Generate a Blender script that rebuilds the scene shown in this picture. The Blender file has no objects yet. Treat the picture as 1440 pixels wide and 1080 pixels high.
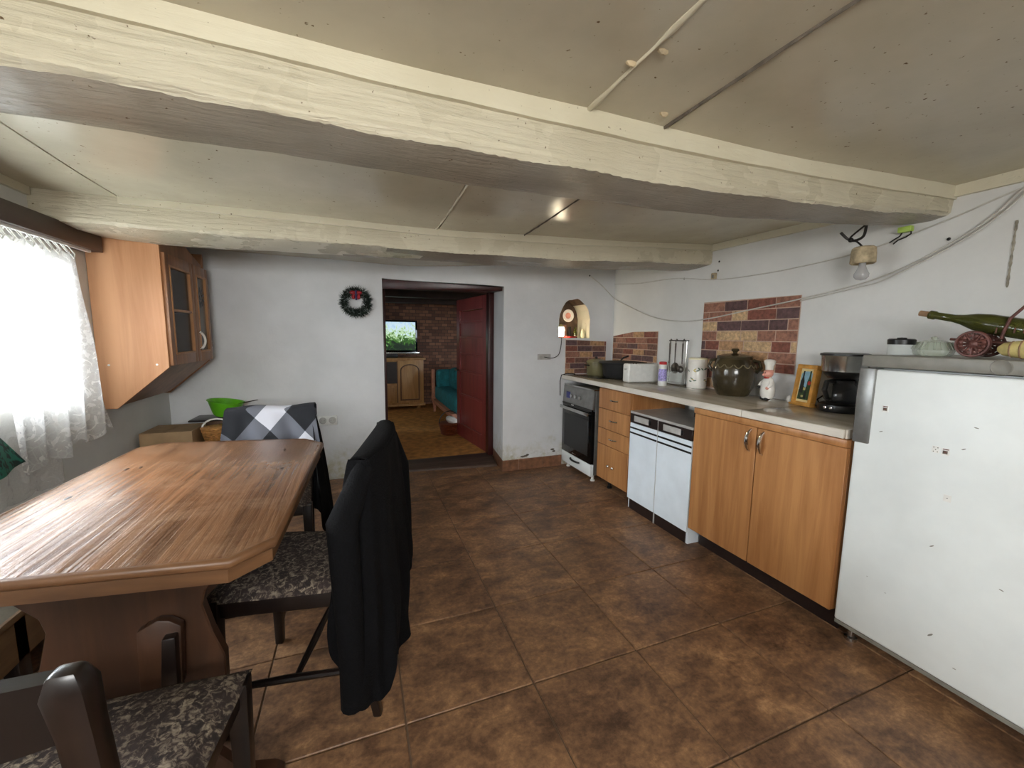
import bpy, bmesh, math, random
from mathutils import Matrix, Vector
random.seed(7)
S = bpy.context.scene
COL = S.collection
# ------------------------------------------------------------------ camera
F, CH = 564.3, 1.23
yaw, pit, rol = math.radians(20.95), math.radians(6.75), math.radians(.66)
fw = Vector((math.sin(yaw)*math.cos(pit), math.cos(yaw)*math.cos(pit), -math.sin(pit)))
rt = Vector((math.cos(yaw), -math.sin(yaw), 0)); up = rt.cross(fw)
rt, up = rt*math.cos(rol)+up*math.sin(rol), up*math.cos(rol)-rt*math.sin(rol)
cd = bpy.data.cameras.new('camera'); cam = bpy.data.objects.new('camera', cd); COL.objects.link(cam)
cd.sensor_width = 36; cd.lens = 36*F/1440; cd.clip_start = .02
cam.matrix_world = Matrix(((rt.x, up.x, -fw.x, 0), (rt.y, up.y, -fw.y, 0), (rt.z, up.z, -fw.z, CH), (0, 0, 0, 1)))
S.camera = cam
# ------------------------------------------------------------------ light
W = bpy.data.worlds.new('world'); S.world = W; W.use_nodes = True
W.node_tree.nodes['Background'].inputs[0].default_value = (.80, .90, 1, 1)
W.node_tree.nodes['Background'].inputs[1].default_value = 11
def area(name, loc, rot, sx, sy, power, col=(1, 1, 1)):
    l = bpy.data.lights.new(name, 'AREA'); l.shape = 'RECTANGLE'; l.size = sx; l.size_y = sy; l.energy = power; l.color = col
    o = bpy.data.objects.new(name, l); COL.objects.link(o); o.location = loc; o.rotation_euler = rot; return o
area('daylight_side_window', (-2.35, 1.85, 1.98), (0, math.radians(-56), 0), 1.2, 1.9, 400, (.92, .97, 1))
area('daylight_rear_window', (-.35, -1.42, 1.45), (math.radians(90), 0, 0), 1.5, .6, 68, (1, .97, .92))
area('fill_next_room', (-.72, 5.6, 1.1), (0, math.radians(-90), 0), .9, .9, 4.2, (.95, .97, 1))  # added fill lamp inside the next room, no window stands behind it
S.view_settings.view_transform = 'Standard'; S.view_settings.look = 'None'
S.view_settings.exposure = .12; S.view_settings.gamma = 1; S.view_settings.use_curve_mapping = False
# ------------------------------------------------------------------ materials
def lin(c):
    return tuple(((v/255)/12.92 if v/255 <= .04045 else ((v/255+.055)/1.055)**2.4) for v in c)+(1,)
MATS = {}
def newmat(name):
    m = bpy.data.materials.new(name); m.use_nodes = True; nt = m.node_tree
    MATS[name] = m
    return m, nt, nt.nodes['Principled BSDF']
def coords(nt, kind='Object', scale=(1, 1, 1), rot=(0, 0, 0), rnd=False):
    if kind == 'World':
        g = nt.nodes.new('ShaderNodeNewGeometry'); out = g.outputs['Position']
    else:
        t = nt.nodes.new('ShaderNodeTexCoord'); out = t.outputs['Object']
    m = nt.nodes.new('ShaderNodeMapping'); m.inputs['Scale'].default_value = scale; m.inputs['Rotation'].default_value = rot
    nt.links.new(out, m.inputs['Vector'])
    if rnd:
        oi = nt.nodes.new('ShaderNodeObjectInfo'); mu = nt.nodes.new('ShaderNodeMath'); mu.operation = 'MULTIPLY'; mu.inputs[1].default_value = 37
        nt.links.new(oi.outputs['Random'], mu.inputs[0]); nt.links.new(mu.outputs[0], m.inputs['Location'])
    return m.outputs[0]
def noise(nt, vec, scale, detail=4, rough=.55, dist=0):
    n = nt.nodes.new('ShaderNodeTexNoise'); n.inputs['Scale'].default_value = scale; n.inputs['Detail'].default_value = detail
    n.inputs['Roughness'].default_value = rough; n.inputs['Distortion'].default_value = dist
    nt.links.new(vec, n.inputs['Vector']); return n.outputs['Fac']
def ramp(nt, fac, stops):
    r = nt.nodes.new('ShaderNodeValToRGB'); e = r.color_ramp.elements
    while len(e) < len(stops): e.new(.5)
    for el, (p, c) in zip(e, stops): el.position = p; el.color = lin(c) if len(c) == 3 else c
    nt.links.new(fac, r.inputs[0]); return r.outputs[0]
def bump(nt, p, h, strength=.2, dist=.01):
    b = nt.nodes.new('ShaderNodeBump'); b.inputs['Strength'].default_value = strength; b.inputs['Distance'].default_value = dist
    nt.links.new(h, b.inputs['Height']); nt.links.new(b.outputs[0], p.inputs['Normal'])
def mixc(nt, fac, a, b, mode='MIX'):
    m = nt.nodes.new('ShaderNodeMix'); m.data_type = 'RGBA'; m.blend_type = mode
    for s, v in ((m.inputs[0], fac), (m.inputs[6], a), (m.inputs[7], b)):
        if isinstance(v, (int, float)): s.default_value = v
        elif isinstance(v, tuple): s.default_value = v if len(v) == 4 else lin(v)
        else: nt.links.new(v, s)
    return m.outputs[2]
def math_(nt, op, a, b=0.):
    m = nt.nodes.new('ShaderNodeMath'); m.operation = op
    for i, v in enumerate((a, b)):
        if isinstance(v, (int, float)): m.inputs[i].default_value = v
        else: nt.links.new(v, m.inputs[i])
    return m.outputs[0]
def sep(nt, vec):
    s = nt.nodes.new('ShaderNodeSeparateXYZ'); nt.links.new(vec, s.inputs[0]); return s.outputs
def plain(name, c, rough=.5, metal=0, var=.12, scale=30, bmp=0, spec=None, coat=0):
    m, nt, p = newmat(name)
    v = coords(nt); f = noise(nt, v, scale)
    d = tuple(x*(1-var) for x in c); l = tuple(min(255, x*(1+var)) for x in c)
    nt.links.new(ramp(nt, f, [(.3, d), (.7, l)]), p.inputs['Base Color'])
    p.inputs['Roughness'].default_value = rough; p.inputs['Metallic'].default_value = metal
    if spec is not None: p.inputs['Specular IOR Level'].default_value = spec
    if coat: p.inputs['Coat Weight'].default_value = coat
    if bmp: bump(nt, p, f, bmp, .004)
    return m
def wood(name, c1, c2, stretch=(22, 22, 1.6), rough=.45, bmp=.05, scale=1.0, kind='Object', rnd=True, extra=None):
    m, nt, p = newmat(name)
    v = coords(nt, kind, stretch, rnd=rnd); f = noise(nt, v, scale, 6, .6, .6)
    v2 = coords(nt, kind, tuple(s*.25 for s in stretch), rnd=rnd); f2 = noise(nt, v2, scale, 3, .5, .3)
    ff = math_(nt, 'ADD', math_(nt, 'MULTIPLY', f, .55), math_(nt, 'MULTIPLY', f2, .45))
    c = ramp(nt, ff, [(.40, c1), (.60, c2)])
    if extra: c = extra(nt, c)
    nt.links.new(c, p.inputs['Base Color']); p.inputs['Roughness'].default_value = rough
    if bmp: bump(nt, p, f, bmp, .004)
    return m
def glassy(name, col=(235, 240, 240), alpha=.2, rough=.03):
    m, nt, p = newmat(name)
    p.inputs['Base Color'].default_value = lin(col); p.inputs['Roughness'].default_value = rough; p.inputs['Alpha'].default_value = alpha
    return m
def emit(name, col, st):
    m, nt, p = newmat(name)
    p.inputs['Base Color'].default_value = lin(col); p.inputs['Emission Color'].default_value = lin(col); p.inputs['Emission Strength'].default_value = st
    return m

def mk_tile():
    m, nt, p = newmat('floor_tile')
    v = coords(nt, 'World'); big = noise(nt, v, 3.6, 5, .62, .6)
    v2 = coords(nt, 'World', (1, 1.6, 1), rnd=True); mid = noise(nt, v2, 9, 6, .7, .4); fine = noise(nt, v, 55, 4, .7)
    f = math_(nt, 'ADD', math_(nt, 'ADD', math_(nt, 'MULTIPLY', big, .34), math_(nt, 'MULTIPLY', mid, .42)), math_(nt, 'MULTIPLY', fine, .24))
    c = ramp(nt, f, [(.38, (74, 52, 38)), (.47, (112, 82, 60)), (.54, (142, 106, 76)), (.63, (184, 142, 102))])
    nt.links.new(c, p.inputs['Base Color'])
    nt.links.new(math_(nt, 'ADD', math_(nt, 'MULTIPLY', mid, .35), .30), p.inputs['Roughness'])
    bump(nt, p, math_(nt, 'ADD', mid, math_(nt, 'MULTIPLY', fine, .4)), .18, .004)
mk_tile()
def mk_plaster(name, base, damp=None, dampz=.35):
    m, nt, p = newmat(name)
    v = coords(nt, 'World'); a = noise(nt, v, 2.2, 5, .6); b = noise(nt, v, 26, 6, .65); l = noise(nt, v, 6, 4, .6, .5)
    c = ramp(nt, a, [(.3, tuple(x*.93 for x in base)), (.7, base)])
    c = mixc(nt, ramp(nt, b, [(.28, (70, 70, 70)), (.36, (0, 0, 0))]), c, tuple(x*.8 for x in base))
    if damp:
        z = sep(nt, v)['Z']
        t = math_(nt, 'SUBTRACT', math_(nt, 'ADD', math_(nt, 'MULTIPLY', l, .62), .0), z)
        k = math_(nt, 'MULTIPLY', math_(nt, 'MAXIMUM', math_(nt, 'MINIMUM', math_(nt, 'MULTIPLY', math_(nt, 'SUBTRACT', t, .05), 5), 1), 0), ramp(nt, b, [(.35, (255, 255, 255)), (.65, (90, 90, 90))]))
        c = mixc(nt, k, c, damp)
    nt.links.new(c, p.inputs['Base Color']); p.inputs['Roughness'].default_value = .72
    bump(nt, p, math_(nt, 'ADD', math_(nt, 'MULTIPLY', b, .45), l), .22, .012)
mk_plaster('plaster', (224, 224, 221))
mk_plaster('plaster_back', (222, 223, 224), (176, 170, 140))
def mk_paint(name, c1, c2, rough, bs, stretch=(2, 14, 14), spots=True):
    m, nt, p = newmat(name)
    v = coords(nt, 'World', stretch); f = noise(nt, v, 2.4, 6, .65, .5)
    w = coords(nt, 'World'); b = noise(nt, w, 3, 4, .6); s = noise(nt, w, 70, 3, .5)
    c = ramp(nt, b, [(.3, c1), (.7, c2)])
    if spots: c = mixc(nt, ramp(nt, s, [(.25, (255, 255, 255)), (.30, (0, 0, 0))]), c, (104, 84, 58))
    nt.links.new(c, p.inputs['Base Color'])
    nt.links.new(math_(nt, 'ADD', math_(nt, 'MULTIPLY', b, .15), rough-.07), p.inputs['Roughness'])
    bump(nt, p, f, bs, .012)
mk_paint('beam_grey', (150, 142, 127), (172, 163, 147), .22, .9, (2.6, 34, 34))  # darker, greyer version of the beam paint for the undersides
mk_paint('ceiling_paint', (186, 179, 158), (202, 195, 173), .20, .10, (3, 3, 3))
mk_paint('beam_paint', (196, 188, 164), (212, 205, 182), .27, .8, (2.2, 30, 30))
mk_paint('trim_paint', (206, 199, 175), (218, 212, 190), .34, .25)

wood('alder', (158, 106, 62), (188, 136, 86), (26, 26, 1.5), .38, .03)
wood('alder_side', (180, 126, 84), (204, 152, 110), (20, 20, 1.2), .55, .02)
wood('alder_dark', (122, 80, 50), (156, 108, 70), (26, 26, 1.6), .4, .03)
def worn(nt, c):
    v = coords(nt, 'World'); a = noise(nt, v, 5, 6, .7, .4)
    return mixc(nt, ramp(nt, a, [(.46, (0, 0, 0)), (.70, (190, 190, 190))]), c, (158, 126, 100))
wood('table_wood', (92, 62, 41), (136, 97, 68), (60, 2.2, 60), .25, .7, extra=worn, kind='World', rnd=False)
wood('table_edge', (94, 64, 41), (126, 90, 60), (3, 3, 20), .4, .05)
wood('trestle_wood', (52, 32, 20), (74, 47, 30), (20, 20, 1.8), .42, .06)
wood('dark_wood', (15, 11, 10), (29, 20, 17), (20, 20, 2), .30, .1)
wood('pelmet_wood', (52, 34, 26), (76, 50, 38), (20, 2, 20), .45, .08)
wood('oak', (160, 116, 68), (196, 152, 96), (22, 22, 1.8), .42, .04)
wood('sill_wood', (58, 44, 36), (92, 72, 60), (2, 20, 20), .6, .25)
wood('bench_wood', (96, 72, 48), (126, 98, 68), (20, 2, 20), .5, .08)
wood('red_door', (112, 44, 42), (140, 60, 56), (16, 16, 2), .30, .10)
wood('red_dark', (44, 16, 15), (66, 24, 22), (16, 16, 2), .35, .12)
wood('box_brown', (72, 50, 34), (98, 70, 48), (8, 8, 8), .6, .05)
wood('worktop', (158, 146, 128), (190, 180, 162), (9, 2.2, 9), .18, .02, rnd=False)
wood('worktop_edge', (196, 188, 176), (226, 220, 208), (9, 3, 9), .4, .02, rnd=False)
plain('kraft', (160, 132, 98), .8, 0, .06, 12)
plain('white_lam', (228, 238, 246), .22, 0, .02, 8)
plain('white_enamel', (226, 231, 230), .38, 0, .02, 6)
plain('white_plastic', (226, 226, 222), .35, 0, .03)
plain('grey_lam', (176, 174, 170), .3, 0, .07, 12)
plain('grey_metal', (140, 140, 138), .35, .6, .08, 18)
plain('grey_plastic', (128, 126, 118), .42, 0, .08, 16)
plain('steel', (190, 190, 188), .22, 1, .05, 20)
plain('chrome', (214, 212, 208), .12, 1, .03)
plain('brown_black', (38, 28, 26), .35, 0, .15)
plain('black', (16, 16, 17), .35, 0, .2)
plain('black_gloss', (10, 11, 12), .06, 0, .1)
plain('black_matte', (22, 22, 23), .75, 0, .2)
plain('knit_black', (9, 9, 11), .95, 0, .35, 160, .6, .15)
plain('jacket_black', (9, 9, 11), .9, 0, .3, 60, .4, .15)
plain('green_plastic', (96, 176, 34), .35, 0, .06)
plain('lime_tape', (170, 200, 90), .4, 0, .06)
plain('teal_cloth', (30, 120, 118), .85, 0, .25, 40)
plain('sofa_wood', (176, 120, 92), .5, 0, .1)
plain('carpet', (176, 122, 56), .95, 0, .18, 14, .3)
plain('room_ceiling', (46, 32, 26), .6, 0, .3, 8)
plain('wicker', (176, 128, 72), .7, 0, .2, 60)
plain('basket_brown', (120, 62, 34), .6, 0, .2, 50)
plain('olive_enamel', (112, 106, 74), .3, 0, .1, 10)
plain('cream_lid', (232, 226, 190), .4, 0, .04)
plain('red', (186, 30, 34), .45, 0, .1)
plain('dark_red', (150, 18, 30), .6, 0, .15)
plain('purple', (54, 34, 84), .5, 0, .1)
plain('wreath_green', (26, 38, 30), .8, 0, .5, 60)
plain('snow_tip', (170, 178, 176), .8, 0, .1)
plain('pink', (214, 150, 132), .5, 0, .06)
plain('white_ceramic', (232, 228, 220), .25, 0, .03)
plain('marble', (206, 206, 206), .3, 0, .07, 9)
plain('frame_wood', (196, 140, 62), .45, 0, .12, 24)
plain('paint_cream', (226, 206, 150), .6, 0, .05)
plain('paint_blue', (138, 176, 196), .6, 0, .1)
plain('paint_green', (46, 66, 34), .6, 0, .3, 60)
plain('paint_dark', (24, 30, 28), .6, 0, .2)
plain('paint_red', (180, 44, 40), .6, 0, .1)
plain('cork', (142, 112, 86), .8, 0, .12, 60)
plain('plaster_lump', (176, 160, 130), .8, 0, .15, 40, .3)
plain('cable_grey', (196, 193, 186), .55, 0, .05)
plain('cable_black', (26, 22, 20), .5, 0, .1)
plain('rust_brown', (92, 56, 50), .5, .2, .25, 40)
plain('yellow_straw', (186, 170, 110), .6, 0, .15, 30)
plain('sofa_teal', (34, 116, 122), .85, 0, .14, 18)
plain('skirt_tile', (126, 88, 64), .4, 0, .2, 20)
plain('grout', (108, 88, 70), .85, 0, .1)
plain('mortar', (188, 160, 142), .8, 0, .06)
plain('bench_pad', (128, 122, 110), .9, 0, .15, 14)
plain('scar_grey', (150, 144, 130), .9, 0, .2)
plain('soot', (96, 88, 78), .9, 0, .2)
plain('niche_brown', (84, 66, 50), .8, 0, .3, 14)
plain('ink_blue', (54, 60, 120), .5, 0, .1)
plain('sage', (92, 116, 96), .5, 0, .15)
plain('jar_slip', (112, 102, 74), .4, 0, .1)
plain('purple_label', (150, 140, 200), .5, 0, .3, 90)
plain('flower_black', (34, 40, 46), .5, 0, .1)
glassy('clear_glass', (226, 236, 232), .22); glassy('pane_glass', (250, 252, 255), .06); glassy('cab_glass', (66, 64, 60), .35, .08)
glassy('dish_glass', (186, 196, 178), .42, .1); glassy('green_bottle', (64, 66, 22), .9, .08); glassy('bulb_glass', (190, 190, 190), .72, .12)
emit('lamp_glow', (255, 240, 205), 38)
plain('dark_steel', (104, 100, 96), .3, .9, .15, 40)
plain('soil', (74, 72, 58), .95, 0, .2, 3)
plain('oak_groove_shade', (92, 62, 36), .5, 0, .1)  # darker oak, groove shade put into the colour
glassy('smoke_glass', (40, 40, 40), .45)
glassy('etched_glass', (112, 110, 102), .8, .25)
m, nt, p = newmat('glazed_jar')
v = coords(nt); f = noise(nt, v, 7, 5, .6)
nt.links.new(ramp(nt, f, [(.3, (40, 34, 24)), (.7, (78, 68, 46))]), p.inputs['Base Color']); p.inputs['Roughness'].default_value = .16
for nm, c in (('brick_red', (126, 76, 62)), ('brick_brown', (112, 80, 68)), ('brick_tan', (172, 134, 98)), ('brick_sand', (190, 160, 122)), ('brick_plum', (94, 70, 70)), ('brick_rose', (148, 104, 86))):
    m, nt, p = newmat(nm); v = coords(nt, 'World'); f = noise(nt, v, 45, 6, .7)
    nt.links.new(ramp(nt, f, [(.3, tuple(x*.72 for x in c)), (.7, tuple(min(255, x*1.2) for x in c))]), p.inputs['Base Color']); p.inputs['Roughness'].default_value = .7
    bump(nt, p, f, .4, .004)
# dark printed brick wallpaper of the far room (too far away to pick single bricks apart)
m, nt, p = newmat('brick_paper'); v = coords(nt, 'World', (1, 1, 1), (math.radians(90), 0, 0))
b = nt.nodes.new('ShaderNodeTexBrick'); nt.links.new(v, b.inputs['Vector']); b.inputs['Scale'].default_value = 4.5
b.inputs['Color1'].default_value = lin((92, 58, 44)); b.inputs['Color2'].default_value = lin((150, 104, 76)); b.inputs['Mortar'].default_value = lin((70, 52, 44))
nt.links.new(b.outputs['Color'], p.inputs['Base Color']); p.inputs['Roughness'].default_value = .7
# tapestry seat
m, nt, p = newmat('tapestry'); v = coords(nt, 'Object')
f = noise(nt, v, 70, 4, .65, .8); g = noise(nt, v, 16, 3, .6)
c = ramp(nt, f, [(.42, (40, 33, 31)), (.5, (66, 55, 50)), (.57, (122, 110, 96)), (.70, (166, 154, 134))])
nt.links.new(mixc(nt, ramp(nt, g, [(.4, (0, 0, 0)), (.62, (190, 190, 190))]), c, (62, 50, 47)), p.inputs['Base Color']); p.inputs['Roughness'].default_value = .95
bump(nt, p, f, .5, .004)
# plaid
m, nt, p = newmat('plaid'); v = coords(nt, 'Object', (1, 1, 1), (0, math.radians(38), 0)); o = sep(nt, v)
def stripe(x, k, ph): return math_(nt, 'GREATER_THAN', math_(nt, 'SINE', math_(nt, 'ADD', math_(nt, 'MULTIPLY', x, k), ph)), .25)
s = math_(nt, 'MULTIPLY', math_(nt, 'ADD', stripe(o['X'], 26, .6), stripe(math_(nt, 'ADD', o['Z'], math_(nt, 'MULTIPLY', o['Y'], .7)), 26, .2)), .5)
nt.links.new(ramp(nt, s, [(.2, (20, 22, 28)), (.5, (92, 94, 102)), (.9, (190, 190, 198))]), p.inputs['Base Color']); p.inputs['Roughness'].default_value = .9
# lace curtain
def mk_lace(name, dens, vw=.25):
    m, nt, p = newmat(name); v = coords(nt, 'World', (1, 1, 1))
    vo = nt.nodes.new('ShaderNodeTexVoronoi'); vo.feature = 'DISTANCE_TO_EDGE'; vo.inputs['Scale'].default_value = 26; nt.links.new(v, vo.inputs['Vector'])
    n = noise(nt, v, 17, 3, .5, 1.5); n2 = noise(nt, v, 160, 2, .5)
    motif = math_(nt, 'GREATER_THAN', n, .56)
    vein = math_(nt, 'LESS_THAN', vo.outputs['Distance'], .05)
    a = math_(nt, 'MINIMUM', math_(nt, 'ADD', math_(nt, 'MULTIPLY', math_(nt, 'MAXIMUM', motif, math_(nt, 'MULTIPLY', vein, vw)), .28), math_(nt, 'ADD', dens, math_(nt, 'MULTIPLY', n2, .15))), 1)
    out = nt.nodes['Material Output']; nt.nodes.remove(p)
    d = nt.nodes.new('ShaderNodeBsdfDiffuse'); d.inputs[0].default_value = lin((240, 238, 234))
    t = nt.nodes.new('ShaderNodeBsdfTranslucent'); t.inputs[0].default_value = lin((240, 240, 240))
    tr = nt.nodes.new('ShaderNodeBsdfTransparent')
    m1 = nt.nodes.new('ShaderNodeMixShader'); m1.inputs[0].default_value = .5; nt.links.new(d.outputs[0], m1.inputs[1]); nt.links.new(t.outputs[0], m1.inputs[2])
    m2 = nt.nodes.new('ShaderNodeMixShader'); nt.links.new(a, m2.inputs[0]); nt.links.new(tr.outputs[0], m2.inputs[1]); nt.links.new(m1.outputs[0], m2.inputs[2])
    nt.links.new(m2.outputs[0], out.inputs[0])
mk_lace('lace', .30); mk_lace('sheer', .12, 0)
# television picture
m, nt, p = newmat('tv_picture'); v = coords(nt, 'Object'); f = noise(nt, v, 8, 6, .65, 2.2); z = math_(nt, 'SUBTRACT', sep(nt, v)['Z'], .34)
g = math_(nt, 'ADD', f, math_(nt, 'MULTIPLY', z, .9))
c = ramp(nt, g, [(.35, (20, 36, 24)), (.47, (70, 120, 44)), (.55, (190, 220, 170)), (.62, (200, 222, 236)), (.8, (160, 196, 224))])
p.inputs['Base Color'].default_value = (0, 0, 0, 1); nt.links.new(c, p.inputs['Emission Color']); p.inputs['Emission Strength'].default_value = 1.0
# green printed cloth
m, nt, p = newmat('green_print'); v = coords(nt, 'World'); f = noise(nt, v, 38, 2, .5, 1)
nt.links.new(ramp(nt, f, [(.42, (8, 40, 38)), (.5, (24, 104, 88))]), p.inputs['Base Color']); p.inputs['Roughness'].default_value = .85

# ------------------------------------------------------------------ mesh helpers
def tag(o, label=None, cat=None, group=None, kind=None):
    if label: o['label'] = label
    if cat: o['category'] = cat
    if group: o['group'] = group
    if kind: o['kind'] = kind
    return o
def thing(name, label, cat, loc=(0, 0, 0), rz=0, group=None):
    o = bpy.data.objects.new(name, None); COL.objects.link(o); o.empty_display_size = .05
    o.location = loc; o.rotation_euler = (0, 0, rz); return tag(o, label, cat, group)
class MB:
    def __init__(s): s.v = []; s.f = []; s.mi = []; s.m = 0
    def add(s, vs, fs):
        n = len(s.v); s.v += [Vector(q) for q in vs]; s.f += [tuple(i+n for i in g) for g in fs]; s.mi += [s.m]*len(fs); return s
    def box(s, a, b, M=None):
        vs = [Vector((x, y, z)) for x in (a[0], b[0]) for y in (a[1], b[1]) for z in (a[2], b[2])]
        if M: vs = [M @ q for q in vs]
        return s.add(vs, [(0, 1, 3, 2), (4, 6, 7, 5), (0, 4, 5, 1), (2, 3, 7, 6), (0, 2, 6, 4), (1, 5, 7, 3)])
    def hexa(s, b4, t4):
        return s.add(list(b4)+list(t4), [(3, 2, 1, 0), (4, 5, 6, 7), (0, 1, 5, 4), (1, 2, 6, 5), (2, 3, 7, 6), (3, 0, 4, 7)])
    def prism(s, poly, ax, a, b):
        def mk(u, v, w): return {'x': (w, u, v), 'y': (u, w, v), 'z': (u, v, w)}[ax]
        n = len(poly); vs = [mk(u, v, a) for u, v in poly]+[mk(u, v, b) for u, v in poly]
        return s.add(vs, [tuple(range(n))[::-1], tuple(range(n, 2*n))]+[(i, (i+1) % n, n+(i+1) % n, n+i) for i in range(n)])
    def rings(s, rs, caps=True, closed=True):
        n = len(rs[0]); vs = [q for r in rs for q in r]; fs = []
        for k in range(len(rs)-1):
            for i in range(n if closed else n-1):
                j = (i+1) % n; fs.append((k*n+i, k*n+j, (k+1)*n+j, (k+1)*n+i))
        if caps: fs += [tuple(range(n))[::-1], tuple(range((len(rs)-1)*n, len(rs)*n))]
        return s.add(vs, fs)
    def lathe(s, prof, c, n=20, M=None, sx=1, sy=1):
        c = Vector(c); rs = []
        for r, z in prof:
            q = [Vector((r*sx*math.cos(2*math.pi*i/n), r*sy*math.sin(2*math.pi*i/n), z)) for i in range(n)]
            rs.append([c+(M @ w if M else w) for w in q])
        return s.rings(rs)
    def tube(s, pts, r, n=8):
        pts = [Vector(q) for q in pts]; rs = []; u0 = None
        for k, q in enumerate(pts):
            t = (pts[min(k+1, len(pts)-1)]-pts[max(k-1, 0)]).normalized()
            u = t.cross(Vector((0, 0, 1)) if abs(t.z) < .95 else Vector((1, 0, 0))).normalized()
            if u0 is not None:
                u = u0-t*u0.dot(t); u.normalize()
            u0 = u; w = t.cross(u); rr = r[k] if isinstance(r, (list, tuple)) else r
            rs.append([q+u*rr*math.cos(2*math.pi*i/n)+w*rr*math.sin(2*math.pi*i/n) for i in range(n)])
        return s.rings(rs)
    def ball(s, c, r, n=14, m=8, sc=(1, 1, 1), M=None):
        c = Vector(c); rs = []
        for k in range(m+1):
            a = -math.pi/2+math.pi*k/m; rr = max(math.cos(a), .02)
            q = [Vector((r*sc[0]*rr*math.cos(2*math.pi*i/n), r*sc[1]*rr*math.sin(2*math.pi*i/n), r*sc[2]*math.sin(a))) for i in range(n)]
            rs.append([c+(M @ w if M else w) for w in q])
        return s.rings(rs)
    def grid(s, fn, nu, nv):
        vs = [fn(i/nu, j/nv) for j in range(nv+1) for i in range(nu+1)]
        return s.add(vs, [(j*(nu+1)+i, j*(nu+1)+i+1, (j+1)*(nu+1)+i+1, (j+1)*(nu+1)+i) for j in range(nv) for i in range(nu)])
    def shell(s, fn, nu, nv, off):           # closed sheet of real thickness: fn(u,v) -> point, off(u,v) -> offset vector
        A = [[Vector(fn(i/nu, j/nv)) for i in range(nu+1)] for j in range(nv+1)]
        B = [[A[j][i]+Vector(off(i/nu, j/nv)) for i in range(nu+1)] for j in range(nv+1)]
        n0 = (nu+1)*(nv+1); ix = lambda j, i: j*(nu+1)+i
        vs = [q for r in A for q in r]+[q for r in B for q in r]; fs = []
        for j in range(nv):
            for i in range(nu):
                a, b, c, d = ix(j, i), ix(j, i+1), ix(j+1, i+1), ix(j+1, i)
                fs += [(a, b, c, d), (n0+d, n0+c, n0+b, n0+a)]
        for j in range(nv):
            for i in (0, nu): fs.append((ix(j, i), ix(j+1, i), n0+ix(j+1, i), n0+ix(j, i)))
        for i in range(nu):
            for j in (0, nv): fs.append((ix(j, i), ix(j, i+1), n0+ix(j, i+1), n0+ix(j, i)))
        return s.add(vs, fs)
    def build(s, name, mat, parent=None, bevel=0, seg=2, smooth=38, local=False, weld=False):
        off = Vector((0, 0, 0)) if (local or parent is None) else -world_loc(parent)
        me = bpy.data.meshes.new(name); me.from_pydata([q+off for q in s.v], [], s.f)
        for mm in (mat if isinstance(mat, (list, tuple)) else [mat]): me.materials.append(MATS[mm])
        for pl, k in zip(me.polygons, s.mi): pl.material_index = k
        bm = bmesh.new(); bm.from_mesh(me)
        if weld: bmesh.ops.remove_doubles(bm, verts=bm.verts, dist=1e-5)
        bmesh.ops.recalc_face_normals(bm, faces=bm.faces)
        if bevel:
            es = [e for e in bm.edges if len(e.link_faces) == 2 and e.calc_face_angle(0) > .5]
            bmesh.ops.bevel(bm, geom=es, offset=bevel, segments=seg, affect='EDGES', profile=.5, clamp_overlap=True)
        bm.to_mesh(me); bm.free()
        if smooth: me.shade_smooth(); me.set_sharp_from_angle(angle=math.radians(smooth))
        o = bpy.data.objects.new(name, me); COL.objects.link(o)
        if parent: o.parent = parent
        return o
def world_loc(o):
    l = Vector((0, 0, 0))
    while o: l += o.location; o = o.parent
    return l
def struct(o): o['kind'] = 'structure'; return o
def lerp(a, b, t): return a+(b-a)*t
def sm(t): t = max(0, min(1, t)); return t*t*(3-2*t)
def interp(x, tab):
    if x <= tab[0][0]: return tab[0][1]
    for (a, p), (b, q) in zip(tab, tab[1:]):
        if x <= b: return lerp(p, q, (x-a)/(b-a))
    return tab[-1][1]
def rn(a): return random.uniform(-a, a)
XL, XR, YR = -1.32, 2.35, -1.3
def ceil_z(x, y):
    far = interp(x, [(-1.32, 1.848), (-1.07, 1.846), (.4, 1.823), (.95, 1.832), (2.35, 1.882)])
    near = interp(x, [(-1.32, 1.88), (-.3, 1.882), (.9, 1.868), (2.35, 1.872)])
    return lerp(near, far, sm((y-1.1)/1.25))
def yback(x): return lerp(3.65, 3.37, sm((x-.25)/.95))
# ================================================================== STRUCTURE
def wall_cols(mb, pt, a0, a1, step, holes, z0, z1):
    """vertical strips of a wall; pt(a, z) -> point; holes: (a0, a1, zlow(a), zhigh(a))"""
    cuts = {a0, a1}
    n = max(1, int((a1-a0)/step))
    for i in range(n+1): cuts.add(a0+(a1-a0)*i/n)
    for h in holes: cuts.add(h[0]); cuts.add(h[1])
    cs = sorted(cuts)
    for a, b in zip(cs, cs[1:]):
        if b-a < 1e-6: continue
        mid = (a+b)/2; segs = [(lambda q: z0, z1)]
        hs = sorted([h for h in holes if h[0] < mid < h[1]], key=lambda h: h[2](mid)); segs = []; lo = lambda q: z0
        for h in hs: segs.append((lo, h[2])); lo = h[3]
        segs.append((lo, lambda q: z1))
        for l, t in segs:
            if t(mid)-l(mid) > 1e-4: mb.add([pt(a, l(a)), pt(b, l(b)), pt(b, t(b)), pt(a, t(a))], [(0, 1, 2, 3)])
    return mb
K = lambda c: (lambda q: c)
ZT = 1.95
tag(struct(MB().box((-30, -30, -.4), (30, 30, -.3)).build('ground', 'soil', smooth=0)), 'unseen dark ground outside the house', 'ground')  # unseen ground added to block sky light from below, dark for little bounce
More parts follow.
